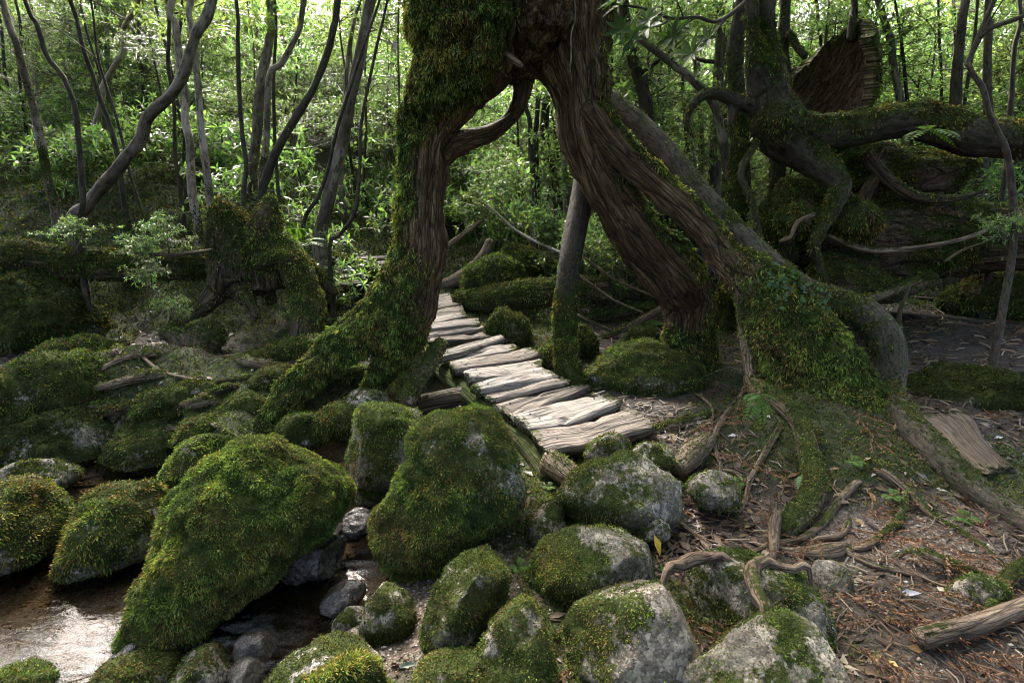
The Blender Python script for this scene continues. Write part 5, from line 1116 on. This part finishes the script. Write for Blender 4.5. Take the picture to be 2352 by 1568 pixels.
# ------------------------------------------------------------------ roots and sticks on the ground
def NG(lst, lift=0., sink=False):
    out = []
    for u, v, wpx in lst:
        g = G(u, v); r = wpx*.5*PX(u, v, max(g[1], .5)); 
        d = CAM-g; g = g+d/np.linalg.norm(d)*(r*.6+lift); out.append([*g, r])
    o = np.array(out)
    if sink:
        for a, b_ in ((0, 1), (-1, -2)):
            e = o[a].copy(); dd = o[a, :3]-o[b_, :3]; dd /= np.linalg.norm(dd)+1e-9; e[:3] += dd*(.05+o[a, 3]*1.2); e[2] = h1(e[0], e[1])-.02; e[3] *= .45
            o = np.vstack([e, o]) if a == 0 else np.vstack([o, e])
    return o
RO = [('driftwood_log', 'barkless grey log poking in from the right edge', 'log', [(2110, 1466, 46), (2172, 1450, 46), (2246, 1432, 42), (2320, 1405, 38), (2420, 1372, 38)], M_ROOT, .08),
 ('tree_root', 'gnarled bare root lying level in the gravel', 'root', [(1733, 1265, 8), (1770, 1257, 14), (1814, 1268, 24), (1861, 1272, 36), (1912, 1266, 42), (1934, 1256, 26)], M_ROOT, .05),
 ('tree_root', 'crooked elbow root bent over a granite boulder', 'root', [(1762, 1411, 22), (1744, 1368, 26), (1729, 1324, 31), (1735, 1303, 29), (1762, 1290, 26), (1788, 1300, 18), (1825, 1306, 17), (1856, 1302, 12)], M_ROOT, .05),
 ('tree_root', 'pale hooked root left of the crooked elbow root', 'root', [(1530, 1315, 16), (1560, 1300, 24), (1590, 1284, 28), (1634, 1280, 22), (1680, 1288, 9)], M_ROOT, .05),
 ('tree_root', 'thin pale root running down to the hooked root', 'root', [(1540, 1188, 10), (1587, 1221, 13), (1623, 1256, 13), (1640, 1277, 14)], M_ROOT, .05),
 ('tree_root', 'knotty root climbing from the gnarled root to the mound', 'root', [(1938, 1267, 8), (1989, 1256, 15), (2026, 1228, 18), (2060, 1200, 20), (2077, 1160, 17), (2080, 1130, 14)], M_ROOT, .25),
 ('tree_root', 'mossy root dipping in at the right edge above the grey log', 'root', [(2278, 1393, 24), (2301, 1346, 30), (2330, 1313, 34), (2390, 1288, 36)], M_ROOT, .5),
 ('tree_root', 'half-buried straight root right of the knotty one', 'root', [(2092, 1265, 12), (2136, 1276, 24), (2202, 1302, 24), (2252, 1318, 12)], M_ROOT, .3),
 ('tree_root', 'short curved root beside the bare granite boulder', 'root', [(1685, 1158, 13), (1693, 1126, 14), (1711, 1107, 14), (1693, 1088, 12), (1668, 1080, 9)], M_ROOT, .2),
 ('tree_root', 'stumpy grey root end standing under the hanging root', 'root', [(1778, 1252, 22), (1777, 1220, 26), (1783, 1188, 24)], M_ROOT, .05),
 ('tree_root', 'small dark hooked root near the gnarled one', 'root', [(1880, 1236, 12), (1915, 1234, 13), (1938, 1222, 14), (1948, 1198, 14)], M_ROOT, .2),
 ('wood_chunk', 'rotten yellow-green wood chunk right of the rounded dark boulder', 'wood', [(1557, 1085, 38), (1585, 1050, 52), (1615, 1022, 44), (1635, 1005, 30)], M_ROOT, .3),
 ('tree_root', 'mossy root trailing right from the first plank', 'root', [(1452, 1010, 14), (1480, 998, 20), (1530, 978, 24), (1590, 964, 24), (1632, 950, 16)], M_ROOT, .5),
 ('tree_root', 'long root winding from the mound down to the gnarled root', 'root', [(1965, 1110, 16), (1915, 1165, 18), (1890, 1200, 17), (1835, 1238, 15), (1760, 1250, 10)], M_ROOT, .2),
 ('tree_root', 'long root running right from the mound past the split board', 'root', [(2030, 1085, 18), (2085, 1130, 17), (2150, 1190, 16), (2215, 1225, 13), (2300, 1290, 9)], M_ROOT, .35),
 ('tree_root', 'slim root looping down left of the bright fern', 'root', [(1712, 900, 12), (1668, 950, 13), (1640, 1010, 12), (1655, 1070, 11), (1648, 1100, 8)], M_ROOT, .1),
 ('tree_root', 'root dropping between the fern and the bare boulder', 'root', [(1790, 985, 14), (1752, 1050, 14), (1722, 1105, 13), (1712, 1150, 11), (1690, 1190, 8)], M_ROOT, .25),
 ('tree_root', 'thin root snaking over the right litter to the pale mossy boulder', 'root', [(1930, 1262, 12), (2010, 1300, 13), (2090, 1318, 12), (2160, 1345, 11), (2215, 1350, 8)], M_ROOT, .05),
 ('stick', 'pale stick sloping into the pool behind the pear-shaped boulder', 'stick', [(629, 1000, 12), (660, 1020, 11), (702, 1040, 10), (768, 1066, 7)], M_ROOT, .1),
 ('stick', 'brown stick lying across the left litter', 'stick', [(326, 818, 8), (374, 854, 8), (458, 874, 6)], M_ROOT, 0),
 ('wood_chunk', 'yellow-green wood shard propped on the left litter', 'wood', [(264, 812, 16), (288, 788, 26), (312, 758, 14)], M_ROOT, .45),
 ('stick', 'mossy twig hanging down the left bank', 'stick', [(330, 885, 8), (337, 940, 9), (344, 992, 7)], M_ROOT, .6),
 ('stick', 'thin bare sapling twig at the left edge', 'stick', [(66, 803, 6), (57, 763, 6), (50, 720, 5)], M_BARK, 0),
 ('stick', 'longest stick of the debris caught behind the bristly boulder', 'stick', [(118, 1137, 10), (176, 1104, 11), (238, 1089, 9)], M_ROOT, 0),
 ('stick', 'forked twig of the debris caught behind the bristly boulder', 'stick', [(170, 1118, 6), (227, 1115, 7), (253, 1133, 5)], M_BARKD, 0),
 ('stick', 'dark wet stick pointing at the bristly boulder from the left edge', 'stick', [(-20, 1325, 9), (73, 1305, 9), (130, 1297, 6)], M_BARKD, 0),
 ('stick', 'thin black twig over the riffle', 'stick', [(176, 1505, 5), (238, 1490, 5), (330, 1501, 4)], M_BARKD, 0),
 ('stick', 'dark twig lying across the sand under the pear-shaped boulder', 'stick', [(640, 1350, 5), (739, 1324, 6), (812, 1296, 5)], M_BARKD, 0),
 ('stick', 'short black twig standing in the stream', 'stick', [(684, 1282, 5), (695, 1308, 6), (708, 1335, 6)], M_BARKD, 0),
 ('stick', 'dark twig crossing the mossy stick by the ivy', 'stick', [(1201, 1411, 7), (1245, 1421, 7), (1289, 1426, 5)], M_BARKD, 0),
 ('stick', 'mossy green stick running down past the ivy', 'stick', [(1183, 1280, 13), (1212, 1360, 16), (1256, 1426, 15), (1283, 1470, 13)], M_ROOT, .5),
 ('stick', 'thin tan twig beside the mossy green stick', 'stick', [(1201, 1313, 6), (1226, 1342, 7), (1263, 1377, 5)], M_ROOT, 0),
 ('stick', 'mossy stick leaning below the end beam', 'stick', [(1222, 1245, 13), (1256, 1206, 13), (1287, 1170, 11)], M_ROOT, .35),
 ('stick', 'black straight branch lying on the right litter', 'stick', [(2011, 715, 12), (2100, 728, 16), (2228, 738, 18), (2400, 758, 18)], M_BARKD, 0),
 ('stick', 'dark branch crossing the black one at the right edge', 'stick', [(2215, 712, 10), (2280, 732, 12), (2380, 748, 12)], M_BARKD, 0),
 ('stick', 'pale straight stick behind the black branch', 'stick', [(2092, 682, 6), (2200, 690, 6), (2319, 700, 5)], M_ROOT, 0),
 ('stick', 'slim brown stick on the gravel left of the gnarled root', 'stick', [(1600, 1232, 8), (1660, 1252, 9), (1700, 1268, 6)], M_ROOT, 0),
 ('stick', 'reddish stick between the hooked root and the gravel', 'stick', [(1650, 1250, 8), (1690, 1278, 9), (1728, 1302, 8)], M_ROOT, 0),
 ('stick', 'short dark stick on the gravel under the cedar sprays', 'stick', [(2036, 1428, 12), (2050, 1400, 13), (2060, 1380, 9)], M_BARKD, .1),
 ('stick', 'curved pale stick in front of the right arch leg', 'stick', [(1560, 900, 5), (1600, 905, 6), (1636, 940, 6), (1630, 1000, 5)], M_ROOT, .0),
 ('stick', 'dark leaning stick on the litter by the arch leg', 'stick', [(1640, 960, 6), (1680, 930, 8), (1740, 880, 6)], M_BARKD, .1),
 ('stick', 'thin white stick on the left bank', 'stick', [(60, 985, 6), (110, 972, 7), (155, 970, 5)], M_ROOT, .1),
 ('stick', 'pale stick under the stump roots', 'stick', [(520, 812, 6), (580, 806, 7), (660, 800, 5)], M_ROOT, .1)]
for i, (nm, lb, ct, nd, mt, ms) in enumerate(RO):
    tube_thing(nm, lb, ct, NG(nd, .46 if 'elbow' in lb else .2 if 'hooked root left' in lb else .10 if nd[1][2] > 20 else .02, nm == 'tree_root'), mt, 700+i, n=14 if nd[1][2] > 14 else 8, amp=.16 if nd[1][2] > 14 else .08, ridge=.12 if nd[1][2] > 20 else 0, amount=ms-.25, up=.5, dens=.5 if ms > .2 else 0, ln=.012, part='wood', spacing=.03)
for i, (lb, nd, mt) in enumerate((('long pale branch resting along the mossy log', [(300, 581, 6.15, 8), (385, 585, 6.2, 9), (440, 580, 6.25, 8), (486, 573, 6.3, 6)], M_ROOT),
   ('thin pale branch drooping across the view through the arch', [(1120, 470, 7.6, 5), (1150, 499, 7.6, 6), (1183, 528, 7.5, 6), (1237, 558, 7.4, 7), (1292, 582, 7.3, 7)], M_BARKP),
   ('mossy dead branch rising behind the forked driftwood', [(1005, 580, 8.6, 14), (1035, 560, 8.6, 14), (1075, 530, 8.7, 12), (1110, 505, 8.8, 9)], M_ROOT),
   ('thin twig arching through the gully', [(1329, 631, 6.2, 5), (1406, 686, 6.1, 6), (1479, 719, 6.0, 5)], M_ROOT),
   ('upper thin twig crossing the gully', [(1340, 590, 6.4, 5), (1410, 640, 6.3, 6), (1500, 680, 6.2, 6), (1535, 692, 6.2, 5)], M_ROOT),
   ('lower thin twig by the slender trunk', [(1325, 722, 5.6, 5), (1355, 737, 5.6, 6), (1402, 759, 5.7, 6)], M_ROOT),
   ('bare upright sapling stub below the giant log', [(2088, 660, 5.4, 8), (2066, 722, 5.3, 10), (2070, 782, 5.25, 12)], M_BARKD),
   ('pale bent branch jutting from the moss hummock', [(1790, 555, 5.5, 8), (1815, 545, 5.45, 10), (1832, 510, 5.45, 9), (1870, 492, 5.5, 8)], M_ROOT),
   ('smooth upper branch of a tree crossing the top right corner', [(2246, 88, 4.8, 11), (2282, 62, 4.75, 12), (2330, 45, 4.7, 11), (2420, 10, 4.7, 10)], M_BARKS))):
    tube_thing('branch', lb, 'branch', N(nd), mt, 760+i, n=8, amp=.1, amount=-.1, dens=.0, part='wood')
rt_ = np.random.default_rng(64); MR = 'moss-clad root in the tangle on the left bank'
for i in range(30):
    u0, v0 = rt_.uniform(20, 820), rt_.uniform(760, 960); a = rt_.choice([rt_.uniform(.1, 1.0), rt_.uniform(2.2, 3.0)]); nd = []; wp = rt_.uniform(10, 30); L = rt_.uniform(120, 280); u, v = u0, v0
    if 560 < u0 < 760 and v0 > 850: continue
    for k in range(6):
        nd.append((u, v, wp*(1.15-.13*k))); a += rt_.normal()*.35; u += cos(a)*L/5; v += abs(sin(a))*L/5*.5+rt_.normal()*4
    tube_thing('tree_root', ('bare-topped ' if i % 3 else 'dark ')+('thick ' if wp > 20 else 'thin ')+MR+(', left end' if u0 < 260 else ', middle' if u0 < 560 else ', near the arch root'), 'root', NG(nd, .03+.03*rt_.random(), True), M_ROOT if i % 3 else M_DARKWOOD, 840+i, n=10, amp=.15, amount=.25, up=.6, dens=.6, ln=.016, part='wood', group='mossy roots over the left bank', bright=.95)
for i, (lb, nd, mt, ms) in enumerate((('slim root dropping left of the crooked tree into the hollow', [(1742, 322, 5.9, 16), (1702, 395, 5.9, 14), (1728, 465, 5.85, 15), (1744, 545, 5.8, 14), (1735, 640, 5.75, 16)], M_BARKD, .2),
   ('mossy limb curving under the pointed slab', [(1985, 352, 6.1, 34), (2035, 410, 6.0, 30), (2110, 452, 5.9, 24), (2200, 455, 5.9, 16), (2255, 440, 5.9, 10)], M_DARKWOOD, .35),
   ('bare root lying along the giant log', [(1900, 540, 5.7, 14), (1985, 572, 5.65, 16), (2085, 572, 5.6, 13), (2200, 552, 5.6, 10), (2290, 520, 5.6, 7)], M_ROOT, .0),
   ('gnarled root at the foot of the giant log', [(2110, 640, 5.6, 16), (2030, 676, 5.55, 22), (1960, 690, 5.5, 24), (1900, 690, 5.45, 18)], M_ROOT, .3),
   ('upright splintered root beside the hanging root', [(2035, 345, 6.1, 12), (2015, 400, 6.05, 26), (1985, 455, 6.0, 30), (1975, 520, 5.95, 34)], M_WOOD, .1),
   ('thin forked twig over the giant log', [(2170, 600, 5.5, 5), (2210, 575, 5.45, 5), (2250, 560, 5.4, 4), (2285, 545, 5.4, 3)], M_ROOT, .0),
   ('low root looping out of the dark hollow', [(1770, 700, 5.5, 20), (1800, 660, 5.45, 18), (1850, 650, 5.4, 16), (1880, 690, 5.35, 14)], M_DARKWOOD, .3),
   ('mossy limb rising behind the horizontal limb', [(1850, 130, 6.6, 16), (1832, 110, 6.7, 17), (1812, 75, 6.8, 18)], M_BARKD, .4))):
    tube_thing('branch', lb, 'branch', N(nd), mt, 790+i, n=12, amp=.2, ridge=.1, amount=ms-.1, up=.6, dens=.6 if ms > .1 else 0, ln=.025, part='wood', droop=.8)
# split mossy board lying on the right
bd = thing('wood_board', 'split mossy board lying under the right root', 'board', tuple(G(2200, 1030)))
cs_ = [G(u, v)+np.array([0, 0, l_]) for u, v, l_ in ((2090, 975, .06), (2190, 968, .06), (2318, 1085, .05), (2250, 1098, .05))]
plank((tuple(cs_[0]), tuple(cs_[3]), tuple(cs_[2]), tuple(cs_[1])), 0, 260, bd, .05, M_ROOT)

# ------------------------------------------------------------------ ground cover
Vg = np.stack([gx, gy, gz], -1).reshape(-1, 3)
near = quads[(gy.ravel()[quads].max(1) < 13) & (gy.ravel()[quads].min(1) > .9)]
E3 = np.zeros((0, 3), int)
gm = moss(None, Vg, near, E3, np.clip(mo.ravel()*1.25+.5*fbm(Vg, 1.7, 3, 77)-.15, 0, 1), 900, ln=.024, dens=1.0, droop=.1, bright=.9, gold=.14, maxn=180000, name='ground_moss')
tag(gm, 'green moss carpeting the forest floor and stream banks', 'moss', kind='stuff')
# dead leaves
rl = np.random.default_rng(31)
DC = np.array([(.16, .09, .045), (.24, .16, .09), (.33, .27, .19), (.42, .38, .32), (.10, .055, .035), (.28, .17, .06), (.07, .045, .035), (.46, .42, .38)])
def dead_leaves(wv, dens, seed, maxn, name, label, scale=1.0, V=Vg, Fq=near):
    rnd = np.random.default_rng(seed); s = scatter(V, Fq, E3, np.clip(wv, 0, 1), dens, rnd, maxn)
    if s is None: return
    pt, nm, dist = s; n = len(pt); D = rnd.normal(size=(n, 3)); D -= nm*np.einsum('ij,ij->i', D, nm)[:, None]; D /= np.linalg.norm(D, axis=1)[:, None]
    D = D+nm*(rnd.normal(size=n)*.22+.08)[:, None]; D /= np.linalg.norm(D, axis=1)[:, None]
    Nm = nm+rnd.normal(size=(n, 3))*.35; L = np.maximum((.03+.065*rnd.random(n)**1.8)*scale, dist/569*3.0); Wd = L*(.28+.26*rnd.random(n))
    C = DC[rnd.choice(len(DC), n, p=[.24, .14, .08, .04, .22, .08, .17, .03])]*(.25+.55*rnd.random((n, 1)))
    V_, F_, C_ = leaf_quads(pt+nm*.006, D, Nm, L, Wd, C, .16)
    o = mk(name, V_, F_, M_LITTER, None, smooth=False, cols=C_); tag(o, label, 'leaves', kind='stuff'); return o
sub = sstep(-.36, -.30, gz.ravel())
dead_leaves(np.clip(li.ravel()*.55-.5*mo.ravel()-.45*sa.ravel()+1.2*fbm(Vg, 1.9, 3, 5), 0, 1)*sub, .06, 910, 22000, 'leaf_litter', 'dry brown leaf litter over the forest floor')
dead_leaves(np.clip(.12+.5*fbm(Vg, 3, 3, 8), 0, 1)*sub, .02, 911, 3000, 'scattered_leaves', 'stray dead leaves on moss and gravel')
def twigs(wv, dens, seed, maxn, name, label, L0=.10, w0=.0022, cols=DC[[0, 1, 4, 6, 2]]):
    rnd = np.random.default_rng(seed); s = scatter(Vg, near, E3, np.clip(wv, 0, 1), dens, rnd, maxn); pt, nm, dist = s; n = len(pt)
    D = rnd.normal(size=(n, 3)); D -= nm*np.einsum('ij,ij->i', D, nm)[:, None]; D /= np.linalg.norm(D, axis=1)[:, None]; S = np.cross(D, nm); L = L0*(.4+1.2*rnd.random(n)); w_ = np.maximum(w0, dist/569*.55)
    c0 = pt+nm*(.004+.01*rnd.random((n, 1))); bend = S*(rnd.normal(size=n)*.12*L)[:, None]
    pts_ = [c0-D*(L/2)[:, None], c0+bend+nm*.004, c0+D*(L/2)[:, None]]; V_ = []
    for p_ in pts_: V_ += [p_+S*w_[:, None], p_+nm*(w_*1.4)[:, None], p_-S*w_[:, None]]
    V_ = np.stack(V_, 1).reshape(-1, 3); b_ = np.arange(n)[:, None]*9
    F_ = np.concatenate([b_+np.array([f]) for f in ([0, 1, 4, 3], [1, 2, 5, 4], [3, 4, 7, 6], [4, 5, 8, 7])], 0)
    C = cols[rnd.integers(len(cols), size=n)]*(.25+.5*rnd.random((n, 1)))
    o = mk(name, V_, F_, M_LITTER, None, smooth=False, cols=np.repeat(C, 9, 0)); tag(o, label, 'twigs', kind='stuff')
twigs(np.clip(li.ravel()*.6-.4*mo.ravel()-.3*sa.ravel()+.9*fbm(Vg, 2.5, 3, 14), 0, 1)*sub, .024, 920, 6000, 'twig_litter', 'fine dead twigs and needles over the forest floor')
# gravel
rnd = np.random.default_rng(44); s = scatter(Vg, near, E3, np.clip(sa.ravel()*1.2-.1, 0, 1)*(gy.ravel() < 4.6)*np.where(gx.ravel() > .7, .45, 1), .045, rnd, 13000)
pt, nm, dist = s; n = len(pt); OV = np.array([(1, 0, 0), (-1, 0, 0), (0, 1, 0), (0, -1, 0), (0, 0, 1), (0, 0, -1.)]); OF = np.array([(0, 2, 4), (2, 1, 4), (1, 3, 4), (3, 0, 4), (2, 0, 5), (1, 2, 5), (3, 1, 5), (0, 3, 5)])
sz = (.0035+.007*rnd.random(n)**3)*(1+.35*np.maximum(dist-2, 0)); V_ = (OV[None]*(.7+.6*rnd.random((n, 6, 1)))); a = rnd.random(n)*6.3; ca, sa_ = np.cos(a)[:, None], np.sin(a)[:, None]
V_ = np.stack([V_[..., 0]*ca-V_[..., 1]*sa_, V_[..., 0]*sa_+V_[..., 1]*ca, V_[..., 2]*.7], -1)*sz[:, None, None]+pt[:, None]+nm[:, None]*.002
GC = np.array([(.34, .31, .27), (.2, .165, .13), (.13, .10, .075), (.40, .37, .34), (.07, .06, .05), (.22, .165, .11)]); C = GC[rnd.integers(6, size=n)]*(.6+.6*rnd.random((n, 1)))
C = np.where((pt[:, 2] < WATER_Z+.02)[:, None], C*np.array([.6, .5, .38]), C)
gv = mk('gravel', V_.reshape(-1, 3), (OF[None]+np.arange(n)[:, None, None]*6).reshape(-1, 3), m_blades('pebble', .0, .6, .35), None, smooth=True, cols=np.repeat(C, 6, 0))
tag(gv, 'coarse pale granite gravel along the brook and path', 'gravel', kind='stuff')
# fallen cedar sprays
def spray_mesh(seed, Ln=.26):
    rnd = np.random.default_rng(seed); Ps, Ds, Ls = [], [], []
    def run(p0, d, L, k):
        m = max(5, int(L/.008)); t = np.linspace(0, 1, m); cv = np.array([-d[1], d[0], 0])*rnd.normal()*.25
        p = p0+d*(L*t)[:, None]+cv*(L*t**2)[:, None]; p[:, 2] += .012*np.sin(t*3)*rnd.random()
        for a in range(3):
            az = rnd.random(m)*6.3; dd = d+np.stack([np.cos(az)*.6, np.sin(az)*.6, np.sin(az*2)*.5], 1); Ps.append(p); Ds.append(dd/np.linalg.norm(dd, axis=1)[:, None]); Ls.append(np.full(m, .013))
        return p
    d = np.array([1., 0, 0]); p = run(np.zeros(3), d, Ln, 0)
    for i in range(7):
        q = p[int(len(p)*(.12+.8*i/7))]; a = (.5+.3*rnd.random())*(-1 if i % 2 else 1); run(q, np.array([cos(a), sin(a), .05]), Ln*(.55-.05*i), 1)
    Ps, Ds, Ls = np.vstack(Ps), np.vstack(Ds), np.concatenate(Ls); C = np.array([.17, .085, .038])*(.55+.8*rnd.random((len(Ps), 1)))
    V, F, Cc = blades(Ps, Ds, Ls, np.full(len(Ps), .004), C, rnd, 1.1); ob = mk('cedar_spray', V, F, M_LITTER, None, smooth=False, cols=Cc); me = ob.data; bpy.data.objects.remove(ob); return me
SPR = [spray_mesh(s_, .22+.05*s_) for s_ in range(4)]
SP = [(2090, 1215, 160), (1850, 1210, 30), (2160, 1400, -20), (2230, 1470, 150), (1720, 1215, 15), (2000, 1300, -15), (2130, 1250, 190), (1560, 1160, 20), (2300, 1330, 170), (1990, 1190, 20), (2010, 1230, -50), (1900, 1250, 200), (1960, 1160, 100), (2120, 1280, -70), (1960, 1390, -30), (2040, 1350, -40), (1960, 1500, -60), (2000, 1530, -80), (2170, 1530, -60), (2240, 1540, -75), (1660, 1500, -70), (1640, 1440, -60), (1460, 1555, 0), (1400, 1560, 15), (1330, 1555, 190), (1145, 1560, -95), (1620, 1180, 60), (1780, 1150, 20), (2260, 950, -110), (2200, 900, 70), (1960, 950, -100), (1850, 1130, 150), (2130, 1330, 10), (1580, 1000, -30), (1680, 960, 20), (2300, 1250, 80), (2250, 760, 10), (2320, 780, 30), (1900, 1390, 0), (2080, 1480, -30), (1560, 1420, -80)]
for i, (u, v, a) in enumerate(SP):
    g = G(u, v); o = bpy.data.objects.new('cedar_spray', SPR[i % 4]); link(o); o.location = tuple(g+np.array([0, 0, .03])); e = .1
    sx = (h1(g[0]+e, g[1])-h1(g[0]-e, g[1]))/(2*e); sy = (h1(g[0], g[1]+e)-h1(g[0], g[1]-e))/(2*e)
    o.rotation_euler = (math.atan(sy), -math.atan(sx), radians(a)); s_ = 1.0+.6*rng.random(); o.scale = (s_, s_, s_)
    tag(o, 'rusty brown fallen cedar spray '+('under the granite boulders at the bottom' if v > 1540 and u < 1500 else 'on the bottom right gravel' if v > 1470 else 'between the bottom granite boulders' if v > 1400 else 'right of the elbow root' if v > 1300 and u > 1850 else 'beside the knotty root' if v > 1140 and u > 1850 else 'left of the hanging root' if v > 1100 else 'by the first plank' if u < 1700 else 'on the dark right-hand boulder' if v > 860 else 'on the far right litter'), 'cedar spray', 'fallen cedar sprays')
# leaves that stand out one by one
for i, (u, v, a, L, col, lb) in enumerate(((1507, 1262, -62, .105, (.45, .33, .03), 'yellow leaf standing beside the half green boulder'), (1520, 1322, -60, .06, (.13, .26, .04), 'green leaf below the yellow one'), (1187, 1482, 10, .05, (.62, .6, .62), 'white leaf scrap on the mossy wedge'), (1000, 1495, 80, .075, (.55, .5, .4), 'pale narrow leaf by the bottom round boulder'), (930, 1528, 10, .07, (.05, .09, .06), 'dark green leaf on the bottom gravel'), (2080, 1362, -10, .10, (.5, .5, .52), 'silvery leaf on the right gravel'), (1990, 1385, -30, .08, (.4, .33, .18), 'tan curled leaf left of the silvery one'), (2045, 1520, -80, .07, (.42, .3, .1), 'golden leaf at the bottom right'), (2000, 1515, 20, .09, (.35, .26, .12), 'long tan leaf beside the golden one'), (1675, 1172, 40, .06, (.42, .27, .08), 'orange leaf on the gravel by the bare boulder'), (2290, 1005, 0, .07, (.5, .48, .5), 'white leaf by the split board'), (1680, 1000, -20, .08, (.5, .46, .48), 'pale curled leaf left of the bright fern'), (2245, 930, 70, .07, (.4, .28, .08), 'yellow leaf on the dark right-hand boulder'), (1640, 1560, 30, .09, (.22, .12, .06), 'broad brown leaf between the bottom boulders'), (1650, 1480, -50, .08, (.3, .22, .17), 'curled grey-brown leaf above the broad brown one'), (400, 858, 0, .06, (.25, .3, .16), 'pale green leaf on the left bank'))):
    g = G(u, v); d = np.array([cos(radians(a)), sin(radians(a))*.8, .15+.1*rng.random()]); d /= np.linalg.norm(d); g = g+(CAM-g)/np.linalg.norm(CAM-g)*.03
    if i < 2: d = np.array([.25, -.35, -.75]); d /= np.linalg.norm(d); g = P(u, v-20, 2.42)
    V, F, C = leaf_quads(g[None]-d*L*.3, d[None], np.array([[.1, -.45, .9]]), np.array([L]), np.array([L*.36]), np.array([col]), .25)
    o = mk('fallen_leaf', V, F, M_LITTER, None, smooth=True, cols=C, origin=g); tag(o, lb, 'leaf', 'single fallen leaves')
# creeping ivy
def ivy(label, blobs, n, seed, col, L0=.03):
    rnd = np.random.default_rng(seed); b0 = P(*blobs[0][:3]); t = thing('ivy', label, 'ivy', tuple(b0)); me = None
    for k in range(n):
        u, v, y, r = blobs[rnd.integers(len(blobs))]; p_ = P(u+rnd.normal()*r*.5, v+rnd.normal()*r*.5, y+rnd.normal()*.02)
        d = rnd.normal(size=3)*np.array([1, .3, .7]); d /= np.linalg.norm(d); nmv = np.array([0, -.8, .6])+rnd.normal(size=3)*.3; L = L0*(.6+.7*rnd.random())
        V, F, C = leaf_quads(p_[None], d[None], nmv[None], np.array([L]), np.array([L*.75]), np.array([col])*(.7+.6*rnd.random()), .1); mk('leaf', V, F, M_FERN, t, smooth=False, cols=C)
ivy('blue-green ivy leaves left of the square granite boulder', [(1270, 1490, 2.15, 40), (1290, 1515, 2.12, 40), (1310, 1470, 2.12, 30), (1275, 1540, 2.08, 30)], 60, 41, (.05, .10, .06), .035)
ivy('creeping vine leaves clinging to the root mound', [(1790, 640, 4.42, 40), (1830, 680, 4.35, 50), (1870, 700, 4.3, 45), (1790, 665, 4.45, 40)], 90, 42, (.04, .08, .045), .045)
# a walker in a blue jacket, almost hidden behind the leaning tree
def walker():
    f = P(1626, 560, 8.6); gz_ = h1(f[0], f[1]); t = thing('person', 'walker in a blue jacket glimpsed behind the leaning tree, seated', 'person', (f[0], f[1], gz_)); x, y = f[0], f[1]
    zc = P(1626, 520, 8.6)[2]
    T_ = [np.array([[x, y+.1, zc-.42, .16], [x, y+.06, zc-.2, .17], [x, y, zc+.1, .18], [x, y, zc+.2, .12], [x, y-.02, zc+.28, .06]]),
          np.array([[x-.17, y, zc+.14, .07], [x-.25, y-.03, zc-.1, .06], [x-.2, y-.25, zc-.22, .045]]), np.array([[x+.17, y, zc+.14, .07], [x+.25, y-.03, zc-.1, .06], [x+.2, y-.25, zc-.22, .045]]),
          np.array([[x-.1, y+.05, zc-.42, .1], [x-.13, y-.38, zc-.36, .08], [x-.13, y-.42, zc-.8, .055]]), np.array([[x+.1, y+.05, zc-.42, .1], [x+.13, y-.38, zc-.36, .08], [x+.13, y-.42, zc-.8, .055]]),
          np.array([[x, y-.02, zc+.28, .06], [x, y-.03, zc+.36, .085], [x, y-.03, zc+.46, .09], [x, y-.02, zc+.53, .05]])]
    A_ = remesh(T_, .025, 0, 1, 0, 5); V_ = A_['v']; mk('body', V_, A_['f4'], m_plain('jacket_blue', (.07, .075, .15), .7), t)
    hd = V_[:, 2] > zc+.30; C_ = P(1638, 480, 8.6)
    hv = ICO4_V*np.array([.1, .105, .08])+np.array([x, y-.015, zc+.47]); mk('hair', hv, ICO4_F[:, ::-1], m_plain('hair_dark', (.02, .015, .012), .6), t)
walker()
